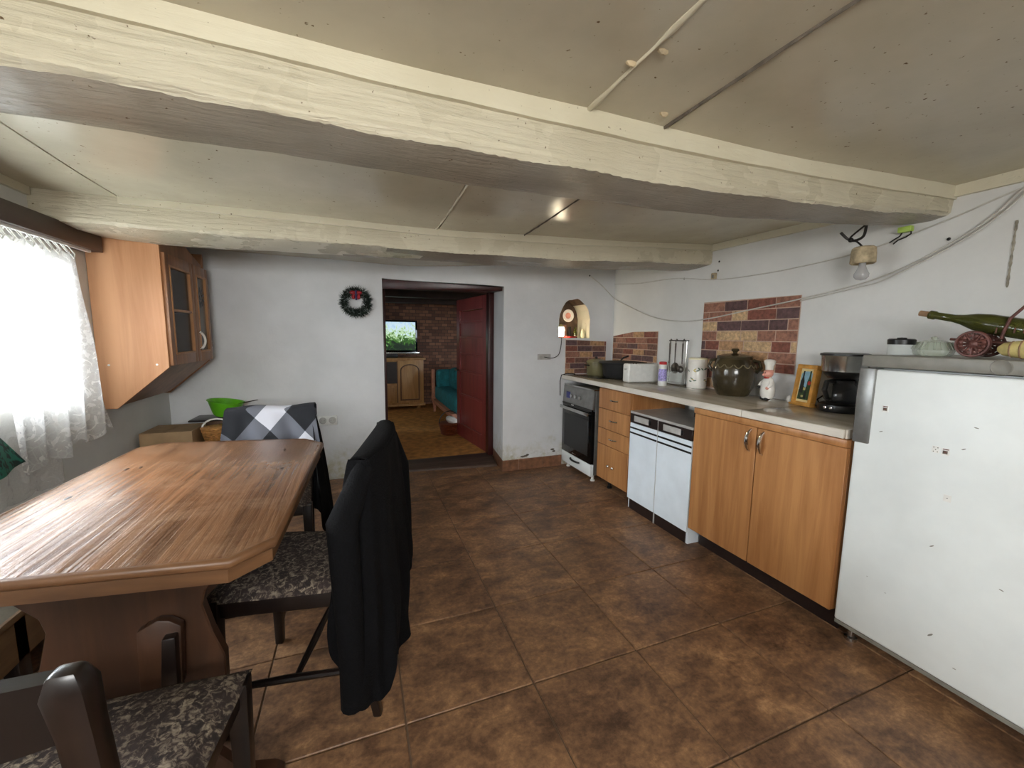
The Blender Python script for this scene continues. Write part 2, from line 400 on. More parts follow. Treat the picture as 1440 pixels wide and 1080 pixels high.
# floor: bed of grout with every tile laid on it
fl = struct(MB().box((XL-.1, YR-.1, -.12), (XR+.1, 3.88, -.006)).build('floor', 'grout', smooth=0))
fl['label'] = 'brown mottled ceramic tile floor with thin grout lines'; fl['category'] = 'floor'
PX, PY, g = .444, .4365, .0028
tm = None
for i in range(-4, 6):
    for j in range(-5, 8):
        x0, x1 = .1055+i*PX+g, .1055+(i+1)*PX-g; y0, y1 = .745+j*PY+g, .745+(j+1)*PY-g
        if x1 < XL or x0 > XR or y1 < YR or y0 > 3.62: continue
        full = x0 >= XL and x1 <= XR and y0 >= YR and y1 <= 3.62
        if full and tm:
            o = bpy.data.objects.new('floor_tile', tm); COL.objects.link(o); o.parent = fl
        else:
            cx, cy = (max(x0, XL)+min(x1, XR))/2, (max(y0, YR)+min(y1, 3.62))/2
            hx, hy = (min(x1, XR)-max(x0, XL))/2, (min(y1, 3.62)-max(y0, YR))/2
            if hx < .01 or hy < .01: continue
            o = MB().box((-hx, -hy, -.012), (hx, hy, 0)).build('floor_tile', 'floor_tile', fl, bevel=.0022, seg=1, local=True, smooth=0)
            if full: tm = o.data
        o.location = ((max(x0, XL)+min(x1, XR))/2, (max(y0, YR)+min(y1, 3.62))/2, rn(.0006))
# back wall with the doorway and the arched niche
DL, DRf, DRb = .205, 1.205, 1.268
NX0, NX1, NZ = 1.752, 2.082, 1.222
def arch(x):
    t = (x-(NX0+NX1)/2)/((NX1-NX0)/2); t = max(-1, min(1, t))
    return 1.40+.185*(1-abs(t)**2.3)**.62+.006*math.sin(9*t)
lintel = lambda x: lerp(1.709, 1.662, (x-DL)/(DRf-DL))
mb = MB()
holes = [(DL, DRf, K(-.1), lintel), (NX0, NX1, K(NZ), arch)]
wob = lambda x, z: .006*math.sin(3.1*x+1.7*z)+.004*math.sin(7*x-5*z)
wall_cols(mb, lambda x, z: (x, yback(x), z), XL-.1, XR+.1, .03, holes, -.1, ZT)
wall_cols(mb, lambda x, z: (x, 3.9, z), XL-.1, XR+.1, 1, [(DL, DRb, K(-.1), K(1.70))], -.1, ZT)
mb.add([(DRf, 3.37, -.1), (DRf, 3.37, lintel(DRf)), (DRb, 3.9, 1.70), (DRb, 3.9, -.1)], [(0, 1, 2, 3)])
mb.add([(DL, 3.65, -.1), (DL, 3.65, lintel(DL)), (DL, 3.9, 1.70), (DL, 3.9, -.1)], [(0, 1, 2, 3)])
for a, b in zip(range(0, 10), range(1, 11)):
    xa, xb = lerp(DL, DRf, a/10), lerp(DL, DRf, b/10); ba, bb = lerp(DL, DRb, a/10), lerp(DL, DRb, b/10)
    mb.add([(xa, yback(xa), lintel(xa)), (xb, yback(xb), lintel(xb)), (bb, 3.9, 1.70), (ba, 3.9, 1.70)], [(0, 1, 2, 3)])
wb = struct(mb.build('wall_back', 'plaster_back', smooth=50)); wb['label'] = 'uneven whitewashed plaster wall with doorway and arched niche'; wb['category'] = 'wall'
# niche lining: brown back and left, cream right cheek and sill
mb = MB(); mb.m = 0; n = 16; ND = 3.60
xs = [lerp(NX0, NX1, i/n) for i in range(n+1)]
for a, b in zip(xs, xs[1:]):
    mb.m = 0 if (a+b)/2 < 2.03 else 1
    mb.add([(a, 3.369, arch(a)), (b, 3.369, arch(b)), (b, ND, arch(b)), (a, ND, arch(a))], [(0, 1, 2, 3)]); mb.m = 0
    mb.add([(a, ND, NZ), (b, ND, NZ), (b, ND, arch(b)), (a, ND, arch(a))], [(0, 1, 2, 3)])
    mb.m = 1; mb.add([(a, 3.369, NZ), (b, 3.369, NZ), (b, ND, NZ), (a, ND, NZ)], [(0, 1, 2, 3)])
for x, k in ((NX0, 0), (NX1, 1)):
    mb.m = k; mb.add([(x, 3.369, NZ), (x, ND, NZ), (x, ND, arch(x)), (x, 3.369, arch(x))], [(0, 1, 2, 3)])
nl = mb.build('niche_lining', ['niche_brown', 'trim_paint'], wb, smooth=50); nl['label'] = 'brown arched niche lining with cream right cheek'
# holes and nail marks in the plaster are modest: a few small lumps of flaking plaster at the foot of the wall
for k in range(14):
    x = lerp(1.23, 1.80, random.random()); z = .108+random.random()*.05
    o = MB().lathe([(.001, .004), (.011, .003), (.016, 0)], (x, yback(x)-.001, z), 7, Matrix.Rotation(math.radians(90), 3, 'X'), 1+random.random(), .6).build('plaster_flake', random.choice(['plaster_back', 'soot']), wb)
# skirting tiles right of the door
sk = struct(MB().box((1.203, 3.352, 0), (1.80, 3.366, .098)).build('baseboard_back', 'mortar', smooth=0)); sk['label'] = 'brown tile skirting at foot of wall beside the oven'; sk['category'] = 'skirting'
for x0, x1 in ((1.20, 1.355), (1.36, 1.60), (1.605, 1.80)):
    MB().box((x0, 3.342, 0), (x1, 3.356, .100)).build('skirting_tile', 'skirt_tile', sk, bevel=.002, seg=1, smooth=0)
MB().hexa([(1.196, 3.344, 0), (1.203, 3.344, 0), (1.268, 3.80, 0), (1.256, 3.80, 0)], [(1.196, 3.344, .1), (1.203, 3.344, .1), (1.268, 3.80, .1), (1.256, 3.80, .1)]).build('skirting_tile', 'skirt_tile', sk, smooth=0)
# right wall
mb = MB(); wall_cols(mb, lambda y, z: (XR+.004*math.sin(4*y)*math.sin(3*z), y, z), YR-.1, 3.5, .05, [], -.1, ZT)
wall_cols(mb, lambda y, z: (XR+.12, y, z), YR-.1, 3.5, 1, [], -.1, ZT)
wr = struct(mb.build('wall_right', 'plaster', smooth=50)); wr['label'] = 'white painted plaster wall behind the worktop'; wr['category'] = 'wall'
# left wall with the window recess
WY0, WY1, WZ0, WZ1 = 1.15, 2.52, .96, 1.61
mb = MB(); wall_cols(mb, lambda y, z: (XL, y, z), YR-.1, 3.9, .1, [(WY0, WY1, K(WZ0), K(WZ1))], -.1, ZT)
wall_cols(mb, lambda y, z: (XL-.3, y, z), YR-.1, 3.9, .4, [(WY0, WY1, K(WZ0), K(WZ1))], -.1, ZT)
c4 = [(WY0, WZ0), (WY1, WZ0), (WY1, WZ1), (WY0, WZ1)]
for (a, b), (c, d) in zip(c4, c4[1:]+c4[:1]): mb.add([(XL, a, b), (XL, c, d), (XL-.3, c, d), (XL-.3, a, b)], [(0, 1, 2, 3)])
wl = struct(mb.build('wall_left', 'plaster', smooth=50)); wl['label'] = 'plaster wall holding the curtained window'; wl['category'] = 'wall'
# rear wall (behind the camera) with its window
RX0, RX1, RZ0, RZ1 = -1.1, .4, 1.15, 1.75
mb = MB(); wall_cols(mb, lambda x, z: (x, YR, z), XL-.1, XR+.1, .2, [(RX0, RX1, K(RZ0), K(RZ1))], -.1, ZT)
c4 = [(RX0, RZ0), (RX1, RZ0), (RX1, RZ1), (RX0, RZ1)]
for (a, b), (c, d) in zip(c4, c4[1:]+c4[:1]): mb.add([(a, YR, b), (c, YR, d), (c, YR-.1, d), (a, YR-.1, b)], [(0, 1, 2, 3)])
ww = struct(mb.build('wall_rear', 'plaster', smooth=0)); ww['label'] = 'plaster wall behind the camera with a window'; ww['category'] = 'wall'
def window(name, ax, plane, a0, a1, z0, z1, label):
    P_ = (lambda a, z, d: (plane+d, a, z)) if ax == 'x' else (lambda a, z, d: (a, plane+d, z))
    def bx(m, A, B, z, w, d): p, q = P_(A, z, -d), P_(B, w, d); m.box([min(s, t) for s, t in zip(p, q)], [max(s, t) for s, t in zip(p, q)])
    e = thing(name, label, 'window', P_((a0+a1)/2, z0, 0)); e['kind'] = 'structure'
    m = MB(); t = .045
    bx(m, a0, a1, z0, z0+t, .02); bx(m, a0, a1, z1-t, z1, .02); bx(m, a0, a0+t, z0+t, z1-t, .02); bx(m, a1-t, a1, z0+t, z1-t, .02)
    m.build('window_frame', 'white_plastic', e, smooth=0)
    mid = (a0+a1)/2; m = MB(); bx(m, mid-.03, mid+.03, z0+t, z1-t, .018); m.build('mullion', 'white_plastic', e, smooth=0)
    for A, B in ((a0+t, mid-.03), (mid+.03, a1-t)):
        m = MB(); bx(m, A, B, z0+t, z1-t, .002); m.build('pane', 'pane_glass', e, smooth=0)
window('window_1', 'x', XL-.2, WY0, WY1, WZ0, WZ1, 'white framed window behind the lace curtain')
window('window_2', 'y', YR-.06, RX0, RX1, RZ0, RZ1, 'white framed window in the wall behind the camera')
# ceiling: painted boards with open seams, following the sag
ce = struct(MB().box((XL-.1, YR-.1, 1.93), (XR+.1, 3.95, 1.99)).build('ceiling', 'soot', smooth=0)); ce['label'] = 'sagging glossy cream painted board ceiling'; ce['category'] = 'ceiling'
def cpanel(x0, x1, y0, y1, nx=10, ny=10):
    gp = .0035
    def fn(u, v):
        x, y = lerp(x0+gp, x1-gp, u), lerp(y0, y1, v)
        ed = min(u, 1-u); edy = min(v, 1-v)
        return (x, y, ceil_z(x, y)-.006*math.sin(math.pi*u)*math.sin(math.pi*v)+.003*math.sin(5*x+4*y))
    MB().shell(fn, nx, ny, lambda u, v: (0, 0, .03)).build('ceiling_board', 'ceiling_paint', ce)
for x0, x1 in ((XL-.05, -.45), (-.45, .637), (.637, .905), (.905, XR+.02)): cpanel(x0, x1, YR-.05, 1.2, 10, 20)
for x0, x1 in ((XL-.05, -1.0), (-1.0, .437), (.437, .95), (.95, XR+.02)): cpanel(x0, x1, 1.2, 2.6, 10, 14)
cpanel(XL-.05, XR+.02, 2.6, 3.72, 20, 8)
# flaking cover strips over two of the seams
def seam(x0, y0, x1, y1, w, mat, nm):
    n = 40; pts = []
    def fn(u, v):
        x = lerp(x0, x1, v)+(u-.5)*w*(1+.5*math.sin(40*v)+.4*math.sin(91*v)); y = lerp(y0, y1, v)
        return (x, y, ceil_z(x, y)-.003-.003*math.sin(math.pi*u)-.0012*math.sin(60*v))
    o = MB().shell(fn, 4, n, lambda u, v: (0, 0, .012)).build(nm, mat, ce); return o
seam(.642, -1.2, .632, 1.08, .010, 'trim_paint', 'seam_strip')['label'] = 'ragged pale paint-caked seam between ceiling boards'
seam(.452, 1.33, .428, 2.35, .008, 'trim_paint', 'seam_strip')
seam(.918, -1.2, .892, 1.08, .004, 'soot', 'seam_strip'); seam(.957, 1.33, .946, 2.35, .004, 'soot', 'seam_strip')
for x, y in ((.66, .80), (.84, 1.00), (.62, .86)):
    MB().lathe([(.004, -.008), (.010, -.003), (.012, .006)], (x, y, ceil_z(x, y)), 7, None, 1.4, .7).build('plaster_flake', 'plaster_lump', ce)
# hewn beams
def beam(label, st, nm='ceiling_beam'):
    """st: list of (x, yfront, yback, zbottom, ztop)"""
    col = lambda k: [(s[0], s[k]) for s in st]
    yf, yb, zb, zt = col(1), col(2), col(3), col(4); x0, x1 = st[0][0], st[-1][0]; N = 300
    e = thing(nm, label, 'beam', ((x0+x1)/2, interp((x0+x1)/2, yf), 1.7)); e['kind'] = 'structure'
    rnd = random.Random(int(x1*100+st[0][1]*777)); ph = [rnd.uniform(0, 6) for _ in range(12)]
    w = lambda x, k, a: a*(math.sin(2.3*x+ph[k])+.6*math.sin(7.1*x+ph[k+1])+.45*math.sin(17*x+ph[k+2])+.25*math.sin(41*x+ph[k]))
    rf, ru = [], []
    mbf = MB(); mbf.m = 0; rows = []
    for i in range(N+1):
        x = lerp(x0, x1, i/N); a, b, c, d = interp(x, yf), interp(x, yb), interp(x, zb), interp(x, zt)
        cz = c+w(x, 0, .004)+.014+rnd.uniform(-.002, .002)
        r = [(x, a+.004, d+.03), (x, a+w(x, 1, .002), lerp(cz, d, .5)), (x, a+.001+w(x, 2, .003), cz),
             (x, a+.010+w(x, 0, .003)+rnd.uniform(-.002, .002), c+w(x, 3, .003)+.003+rnd.uniform(-.0015, .0015)), (x, lerp(a, b, .35), c+w(x, 4, .004)-.004), (x, lerp(a, b, .7), c+w(x, 2, .004)-.002), (x, b-.012, c+w(x, 5, .003)+.004), (x, b, c+.03), (x, b, d+.03)]
        rows.append(r)
    L = len(rows[0])
    for i in range(N):
        for k in range(L-1):
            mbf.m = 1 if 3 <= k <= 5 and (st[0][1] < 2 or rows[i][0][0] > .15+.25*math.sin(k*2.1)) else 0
            mbf.add([rows[i][k], rows[i+1][k], rows[i+1][k+1], rows[i][k+1]], [(0, 1, 2, 3)])
    for r in (rows[0], rows[-1]): mbf.add(r, [tuple(range(L))])
    o = mbf.build('timber', ['beam_paint', 'beam_grey'], e, smooth=24, weld=True)
    # top fillet board nailed along the front
    def strip(xa, xb, hgt, th):
        def fn(u, v):
            x = lerp(xa, xb, v); z = lerp(interp(x, zt)+.012, interp(x, zt)-hgt+w(x, 3, .0015), u); return (x, interp(x, yf)-th+w(x, 6, .001), z)
        MB().shell(fn, 3, 80, lambda u, v: (0, th+.012, 0)).build('fillet_board', 'trim_paint', e, smooth=45)
    return e, strip
b1, strip = beam('large hewn ceiling beam nearest the fridge, cream front and grey underside',
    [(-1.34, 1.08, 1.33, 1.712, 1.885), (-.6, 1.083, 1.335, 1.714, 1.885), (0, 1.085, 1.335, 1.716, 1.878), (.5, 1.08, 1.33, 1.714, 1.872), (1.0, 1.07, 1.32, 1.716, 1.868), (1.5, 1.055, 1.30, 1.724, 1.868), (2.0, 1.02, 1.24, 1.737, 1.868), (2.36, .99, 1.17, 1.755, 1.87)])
strip(-1.34, 2.35, .052, .014)
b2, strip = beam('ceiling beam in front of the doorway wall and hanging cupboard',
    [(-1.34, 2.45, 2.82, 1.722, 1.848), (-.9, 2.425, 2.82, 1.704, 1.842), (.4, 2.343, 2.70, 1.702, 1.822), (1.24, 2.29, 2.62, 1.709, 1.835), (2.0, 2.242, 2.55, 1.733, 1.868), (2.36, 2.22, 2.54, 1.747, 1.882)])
strip(-1.0, 2.35, .034, .012)
# cornice boards along the right and left walls
def cornice(nm, x0, x1, y0, y1, h, label):
    def fn(u, v): y = lerp(y0, y1, v); return (x0, y, lerp(ceil_z(x0, y)+.012, ceil_z(x0, y)-h, u))
    o = struct(MB().shell(fn, 2, 12, lambda u, v: (x1-x0, 0, 0)).build(nm, 'trim_paint', None)); tag(o, label, 'trim')
cornice('trim_1', XR-.018, XR+.002, 1.17, 2.235, .042, 'cream cornice board on right wall between the two beams')
cornice('trim_2', XR-.018, XR+.002, YR, .99, .045, 'cream cornice board on right wall above the fridge')
cornice('trim_3', XL+.018, XL-.002, 1.34, 2.44, .035, 'cream cornice board above the curtain pelmet')
# doorway: sill, dark red frame and the open door
sl = struct(MB().hexa([(DL, 3.64, -.02), (1.20, 3.50, -.02), (1.262, 3.89, -.02), (DL, 3.89, -.02)], [(DL, 3.645, .018), (1.20, 3.51, .018), (1.262, 3.89, .03), (DL, 3.89, .03)]).build('trim_4', 'sill_wood', bevel=.006))
tag(sl, 'worn dark wooden threshold board of the doorway', 'threshold')
fr = thing('trim_5', 'dark red timber frame lining the doorway', 'door frame', (1.25, 3.85, 0)); fr['kind'] = 'structure'
MB().hexa([(DL, 3.66, 1.62), (1.195, 3.39, 1.625), (1.262, 3.86, 1.655), (DL, 3.86, 1.655)], [(DL, 3.655, 1.703), (1.195, 3.378, 1.655), (1.262, 3.86, 1.698), (DL, 3.86, 1.698)]).build('head', 'red_dark', fr, bevel=.004)
MB().box((1.205, 3.80, .02), (1.258, 3.90, 1.69)).build('jamb', 'red_dark', fr, bevel=.005)
MB().box((.206, 3.80, .02), (.236, 3.90, 1.69)).build('jamb', 'red_dark', fr, bevel=.005)
d = thing('door_1', 'dark red panelled wooden door standing open into the next room', 'door', (1.225, 3.895, .03), math.radians(97)); d['kind'] = 'structure'
# local: x along the leaf, y thickness, z up
LW, LH = .86, 1.615
m = MB(); T = .018
for a, b, c, e in ((0, .10, 0, LH), (LW-.10, LW, 0, LH), (.10, LW-.10, 0, .16), (.10, LW-.10, LH-.13, LH)): m.box((a, -T, c), (b, T, e))
m.build('leaf_frame', 'red_door', d, bevel=.003, seg=1, local=True, smooth=0)
zz = [.16, .52, .80, 1.0, 1.19, 1.36, LH-.13]
for a, b in zip(zz, zz[1:]):
    MB().box((.095, -.004, a), (LW-.095, .004, b-.01)).build('door_panel', 'red_door', d, bevel=.003, seg=1, local=True, smooth=0)
    if b < 1.4: MB().box((.10, -.016, b-.016), (LW-.10, .016, b+.006)).build('door_rail', 'red_door', d, bevel=.003, seg=1, local=True, smooth=0)
h = MB(); h.tube([(LW-.05, .018, .80), (LW-.05, .06, .80)], .008); h.tube([(LW-.05, .055, .80), (LW-.15, .06, .80)], .008); h.build('door_handle', 'black', d, local=True)
# ------------------------------------------------------------------ next room
f2 = struct(MB().box((-.85, 3.88, -.10), (3.1, 7.2, .018)).build('floor_next_room', 'carpet', smooth=0)); tag(f2, 'ochre carpet in the room beyond the doorway', 'floor')
for nm, a, b, mt, lb in (('wall_far', (-.85, 7.16, 0), (3.1, 7.24, 2.0), 'brick_paper', 'dark brick patterned wall behind the television'),
                     ('wall_far_left', (-.92, 3.9, 0), (-.85, 7.2, 2.0), 'brick_paper', 'left wall of the next room'), ('wall_far_right', (3.1, 3.9, 0), (3.18, 7.2, 2.0), 'brick_paper', 'right wall of the next room')):
    tag(struct(MB().box(a, b).build(nm, mt, smooth=0)), lb, 'wall')
c2 = struct(MB().box((-.92, 3.88, 1.86), (3.18, 7.24, 1.95)).build('ceiling_next_room', 'room_ceiling', smooth=0)); tag(c2, 'dark boarded ceiling of the next room', 'ceiling')
for k, y in enumerate((4.5, 5.5, 6.5)):
    MB().box((-.85, y, 1.73), (3.1, y+.16, 1.87)).build('joist', 'room_ceiling', c2, smooth=0)
# ================================================================== KITCHEN ROW (fronts face -X)
FX = 1.80
RXM_ = Matrix.Rotation(math.radians(-90), 3, 'Y')
def handle_bow(p0, p1, out, r, mat, parent, nm='handle'):
    p0, p1 = Vector(p0), Vector(p1); pts = []
    for k in range(13):
        t = k/12; q = p0.lerp(p1, t); q = q+Vector(out)*(math.sin(math.pi*t)**.55); pts.append(q)
    return MB().tube(pts, r, 8).build(nm, mat, parent)
# worktop
wt = thing('worktop', 'long stone-patterned laminate worktop along the right wall', 'worktop', (2.06, 2.2, .84))
for a, b in ((.985, 1.4425), (1.4445, 3.362)):
    s = MB().box((1.797, a, .84), (2.343, b, .878)).build('slab', 'worktop', wt, bevel=.004)
    MB().box((1.789, a, .841), (1.797, b, .8765)).build('front_edge', 'worktop_edge', wt, bevel=.002, seg=1)
MB().box((1.80, .978, .841), (2.34, .985, .8765)).build('end_edge', 'worktop_edge', wt, smooth=0)
# oven
ov = thing('oven', 'freestanding electric oven with black glass door and grey control panel', 'oven', (2.05, 3.13, 0))
Y0, Y1 = 2.835, 3.352
MB().box((1.835, Y0, .06), (2.30, Y1, .785)).build('body', 'grey_metal', ov, bevel=.004)
MB().box((1.815, Y0-.002, .785), (2.30, Y1, .80)).build('top_plate', 'steel', ov, bevel=.003)
cp = MB().hexa([(1.803, Y0, .628), (1.835, Y0, .628), (1.835, Y1, .628), (1.803, Y1, .628)], [(1.815, Y0, .785), (1.835, Y0, .785), (1.835, Y1, .785), (1.815, Y1, .785)]).build('control_panel', 'grey_metal', ov, bevel=.003)
MB().box((1.800, Y0+.0, .612), (1.812, Y1, .628)).build('logo_strip', 'black_gloss', ov, smooth=0)
MB().box((1.798, Y0+.30, .614), (1.801, Y0+.345, .626)).build('badge', 'chrome', ov, smooth=0)
MB().box((1.806, Y1-.13, .67), (1.812, Y1-.06, .73)).build('display', 'ink_blue', ov, bevel=.002)
for k in range(3):
    y = Y0+.20+k*.075
    kn = MB().lathe([(.019, 0), (.017, .016), (.006, .018)], (1.808, y, .70), 14, Matrix.Rotation(math.radians(-90), 3, 'Y')).build('knob', 'steel', ov)
dr = MB().box((1.802, Y0, .158), (1.835, Y1, .612)).build('door', 'black_gloss', ov, bevel=.004)
MB().box((1.800, Y0+.05, .22), (1.8025, Y1-.05, .53)).build('door_window', 'black', dr, bevel=.002, seg=1)
h = MB().box((1.765, Y0+.015, .572), (1.777, Y1-.015, .60)); h.box((1.77, Y0+.03, .578), (1.803, Y0+.05, .594)); h.box((1.77, Y1-.05, .578), (1.803, Y1-.03, .594)); h.build('handle', 'steel', dr, bevel=.003)
MB().box((1.800, Y0+.24, .175), (1.803, Y0+.31, .181)).build('lettering', 'chrome', dr, smooth=0)
wd = MB().box((1.805, Y0, .052), (1.835, Y1, .153)).build('warming_drawer', 'white_enamel', ov, bevel=.003)
handle_bow((1.805, Y0+.18, .12), (1.805, Y0+.34, .12), (-.025, 0, 0), .009, 'black', wd)
for y in (Y0+.04, Y1-.05):
    for x in (1.855, 2.26): MB().lathe([(.020, 0), (.020, .01), (.012, .014), (.012, .064)], (x, y, 0), 12).build('foot', 'white_plastic', ov)
tag(MB().box((1.90, 2.90, .8775), (2.30, 3.33, .8835)).build('hob', 'black_gloss', None, bevel=.003), 'black glass hob plate set on the worktop over the oven', 'hob')
# drawer unit
du = thing('drawer_unit', 'alder kitchen base unit with four drawers between oven and white cabinet', 'drawer unit', (2.05, 2.54, 0))
Y0, Y1 = 2.335, 2.736
MB().box((1.82, Y0, .10), (2.30, Y1, .838)).build('body', 'alder', du, bevel=.001, seg=1)
zs = [.102, .386, .516, .674, .834]
for k, (a, b) in enumerate(zip(zs, zs[1:])):
    d_ = MB().box((FX, Y0+.002, a+.002), (1.82, Y1-.002, b-.002)).build('drawer', 'alder', du, bevel=.0015, seg=1)
    zc = (a+b)/2 + (0 if k else -.01)
    if k == 0:
        for y in (2.50, 2.56): MB().ball((FX-.014, y, zc), .013).build('knob', 'chrome', d_)
    else: handle_bow((FX+.002, 2.485, zc), (FX+.002, 2.575, zc), (-.022, 0, 0), .006, 'chrome', d_)
for y in (Y0+.05, Y1-.05):
    for x in (1.90, 2.25): MB().lathe([(.022, 0), (.022, .012), (.014, .016), (.014, .101)], (x, y, 0), 12).build('foot', 'black', du)
# white cabinet
wc = thing('white_cabinet', 'low white two-door cabinet with dark brown top band and black stripes', 'cabinet', (2.05, 2.05, 0))
Y0, Y1 = 1.756, 2.328
MB().box((1.815, Y0, .0), (2.22, Y0+.016, .70)).build('side_panel', 'white_lam', wc, smooth=0)
MB().box((1.815, Y1-.016, .0), (2.22, Y1, .70)).build('side_panel', 'white_lam', wc, smooth=0)
MB().box((1.822, Y0+.016, .08), (2.22, Y1-.016, .70)).build('body', 'brown_black', wc, smooth=0)
MB().box((1.80, Y0-.002, .70), (2.23, Y1+.002, .716)).build('top', 'grey_lam', wc, bevel=.002, seg=1)
MB().box((1.81, Y0+.016, .0), (1.824, 2.044, .074)).build('plinth', 'brown_black', wc, smooth=0)
MB().box((1.81, 2.050, .0), (1.824, Y1-.016, .074)).build('plinth', 'brown_black', wc, smooth=0)
MB().box((1.803, 2.044, .0), (1.826, 2.050, .70)).build('centre_strip', 'grey_lam', wc, smooth=0)
for a, b in ((Y0, 2.044), (2.050, Y1)):
    d_ = MB().box((FX, a+.001, .076), (1.815, b-.001, .632)).build('door', 'white_lam', wc, bevel=.0015, seg=1)
    for z in (.556, .592): MB().box((FX-.0012, a+.001, z), (FX+.001, b-.001, z+.012)).build('stripe', 'black', d_, smooth=0)
    q = MB().box((FX, a+.001, .634), (1.815, b-.001, .70)).build('drawer_front', 'brown_black', wc, bevel=.0015, seg=1)
    c = (a+b)/2+.02
    MB().box((FX-.004, c-.075, .648), (FX+.001, c+.075, .688)).build('handle', 'grey_lam', q, bevel=.004)
    MB().box((FX-.006, c-.095, .653), (FX+.001, c-.078, .683)).build('handle_end', 'black', q, bevel=.003)
# items in the gap behind the white cabinet
tag(MB().lathe([(.03, 0), (.03, .11), (.02, .12)], (2.14, 1.83, .7165), 14).build('tin', 'white_plastic', None), 'small white tin in the gap above the white cabinet', 'tin')
tag(MB().box((2.05, 1.91, .7165), (2.20, 2.0, .83)).build('black_carton', 'black_matte', None, bevel=.003), 'small black carton in the gap above the white cabinet', 'carton')
# double cabinet
dc = thing('double_cabinet', 'alder two-door base cabinet between white cabinet and fridge', 'cabinet', (2.05, 1.36, 0))
Y0, Y1 = .972, 1.748
MB().box((1.82, Y0, .112), (2.32, Y1, .838)).build('body', 'alder', dc, bevel=.001, seg=1)
MB().box((1.792, Y0, .806), (1.822, Y1, .838)).build('top_rail', 'alder', dc, bevel=.003)
for a, b, hy in ((Y0, 1.357, 1.325), (1.361, Y1, 1.393)):
    d_ = MB().box((FX, a+.001, .112), (1.82, b-.001, .803)).build('door', 'alder', dc, bevel=.0015, seg=1)
    pts = [(FX+.003, hy, .788-.11*k/12) for k in range(13)]
    handle_bow((FX+.003, hy, .788), (FX+.003, hy, .678), (-.028, 0, 0), [.006, .006, .007, .008, .009, .0095, .0095, .0095, .009, .008, .007, .006, .006], 'chrome', d_)
MB().box((1.885, Y0+.01, 0), (1.90, Y1-.01, .112)).build('plinth', 'brown_black', dc, smooth=0)
for y in (Y0+.06, Y1-.06): MB().lathe([(.022, 0), (.022, .012), (.014, .016), (.014, .113)], (2.2, y, 0), 12).build('foot', 'black', dc)
# fridge
fg = thing('fridge', 'old white single-door fridge with grey top cap and worn door', 'fridge', (2.08, .68, 0))
Y0, Y1 = .385, .955
MB().box((1.852, Y0+.005, .06), (2.33, Y1-.004, 1.128)).build('body', 'white_enamel', fg, bevel=.006)
fd = MB().box((FX, Y0, .092), (1.847, Y1, 1.124)).build('door', 'white_enamel', fg, bevel=.008, seg=3)
MB().box((1.846, Y0+.01, .10), (1.853, Y1-.01, 1.12)).build('gasket', 'grey_plastic', fg, smooth=0)
MB().box((FX+.004, Y0, .076), (1.85, Y1-.002, .091)).build('door_bottom_trim', 'grey_plastic', fg, smooth=0)
MB().box((1.792, Y1-.050, .840), (1.846, Y1+.003, 1.127)).build('handle_strip', 'grey_metal', fd, bevel=.004)
MB().box((1.800, Y1+.003, .87), (1.83, Y1+.008, 1.06)).build('handle_grip', 'steel', fd, bevel=.002)
cap = MB().box((1.801, Y0-.002, 1.132), (2.335, Y1+.002, 1.176)).build('top_cap', 'grey_plastic', fg, bevel=.004)
MB().lathe([(.001, .0015), (.020, .0015), (.022, .003), (.024, 0)], (1.801, .599, 1.154), 28, Matrix.Rotation(math.radians(-90), 3, 'Y')).build('round_badge', 'grey_plastic', cap)
for y in (Y0+.04, Y1-.03):
    for x in (1.87, 2.27): MB().lathe([(.022, 0), (.022, .012), (.012, .016), (.012, .062)], (x, y, 0), 12).build('foot', 'steel', fg)
# scuffs in the enamel
for y, z, a, L in ((.872, .896, -20, .006), (.631, .962, 10, .006), (.652, .888, -30, .006), (.694, .539, -40, .007), (.529, .482, 15, .006), (.667, .231, -50, .010), (.60, .16, 0, .005), (.80, .30, 0, .003), (.86, .33, 0, .003)):
    MB().lathe([(L, 0), (L*.7, .0008), (.0005, .0009)], (FX, y, z), 8, Matrix.Rotation(math.radians(a), 3, 'X') @ RXM_ @ Matrix.Diagonal((.28, 1, 1))).build('paint_chip', 'grey_plastic', fd)
# card magnets on the door
def card(y, z, kind, label, rot=0):
    e = thing('card_magnet', label, 'magnet', (FX, y, z), 0, 'playing card magnets on the fridge door')
    w, h = .0095, .0115
    MB().box((FX-.0016, y-w, z-h), (FX+.0004, y+w, z+h)).build('card', 'white_plastic', e, smooth=0)
    if kind == 'face':
        MB().box((FX-.0022, y-.006, z-.007), (FX-.0015, y+.006, z+.004)).build('picture', 'soot', e, smooth=0)
        MB().box((FX-.0026, y-.0035, z-.003), (FX-.0021, y+.0035, z+.002)).build('picture_centre', 'rust_brown', e, smooth=0)
        MB().box((FX-.0022, y-.008, z+.007), (FX-.0015, y+.006, z+.010)).build('index', 'rust_brown', e, smooth=0)
    else:
        ps = [(-.005, -.007), (.005, -.007), (0, 0), (-.005, .007), (.005, .007)] if kind == 'five' else [(0, 0)]
        for a, b in ps: MB().lathe([(.0005, .0018), (.0016, .0018), (.0018, .001)], (FX, y+a, z+b), 6, Matrix.Rotation(math.radians(-90), 3, 'Y')).build('pip', 'black', e)
card(.867, .982, 'face', 'picture card magnet alone near the fridge handle')
card(.717, .870, 'five', 'card magnet with five pips on the fridge door')
card(.693, .868, 'face', 'picture card magnet beside the five pip one')
card(.673, .716, 'ace', 'single pip card magnet, lowest on the fridge door')
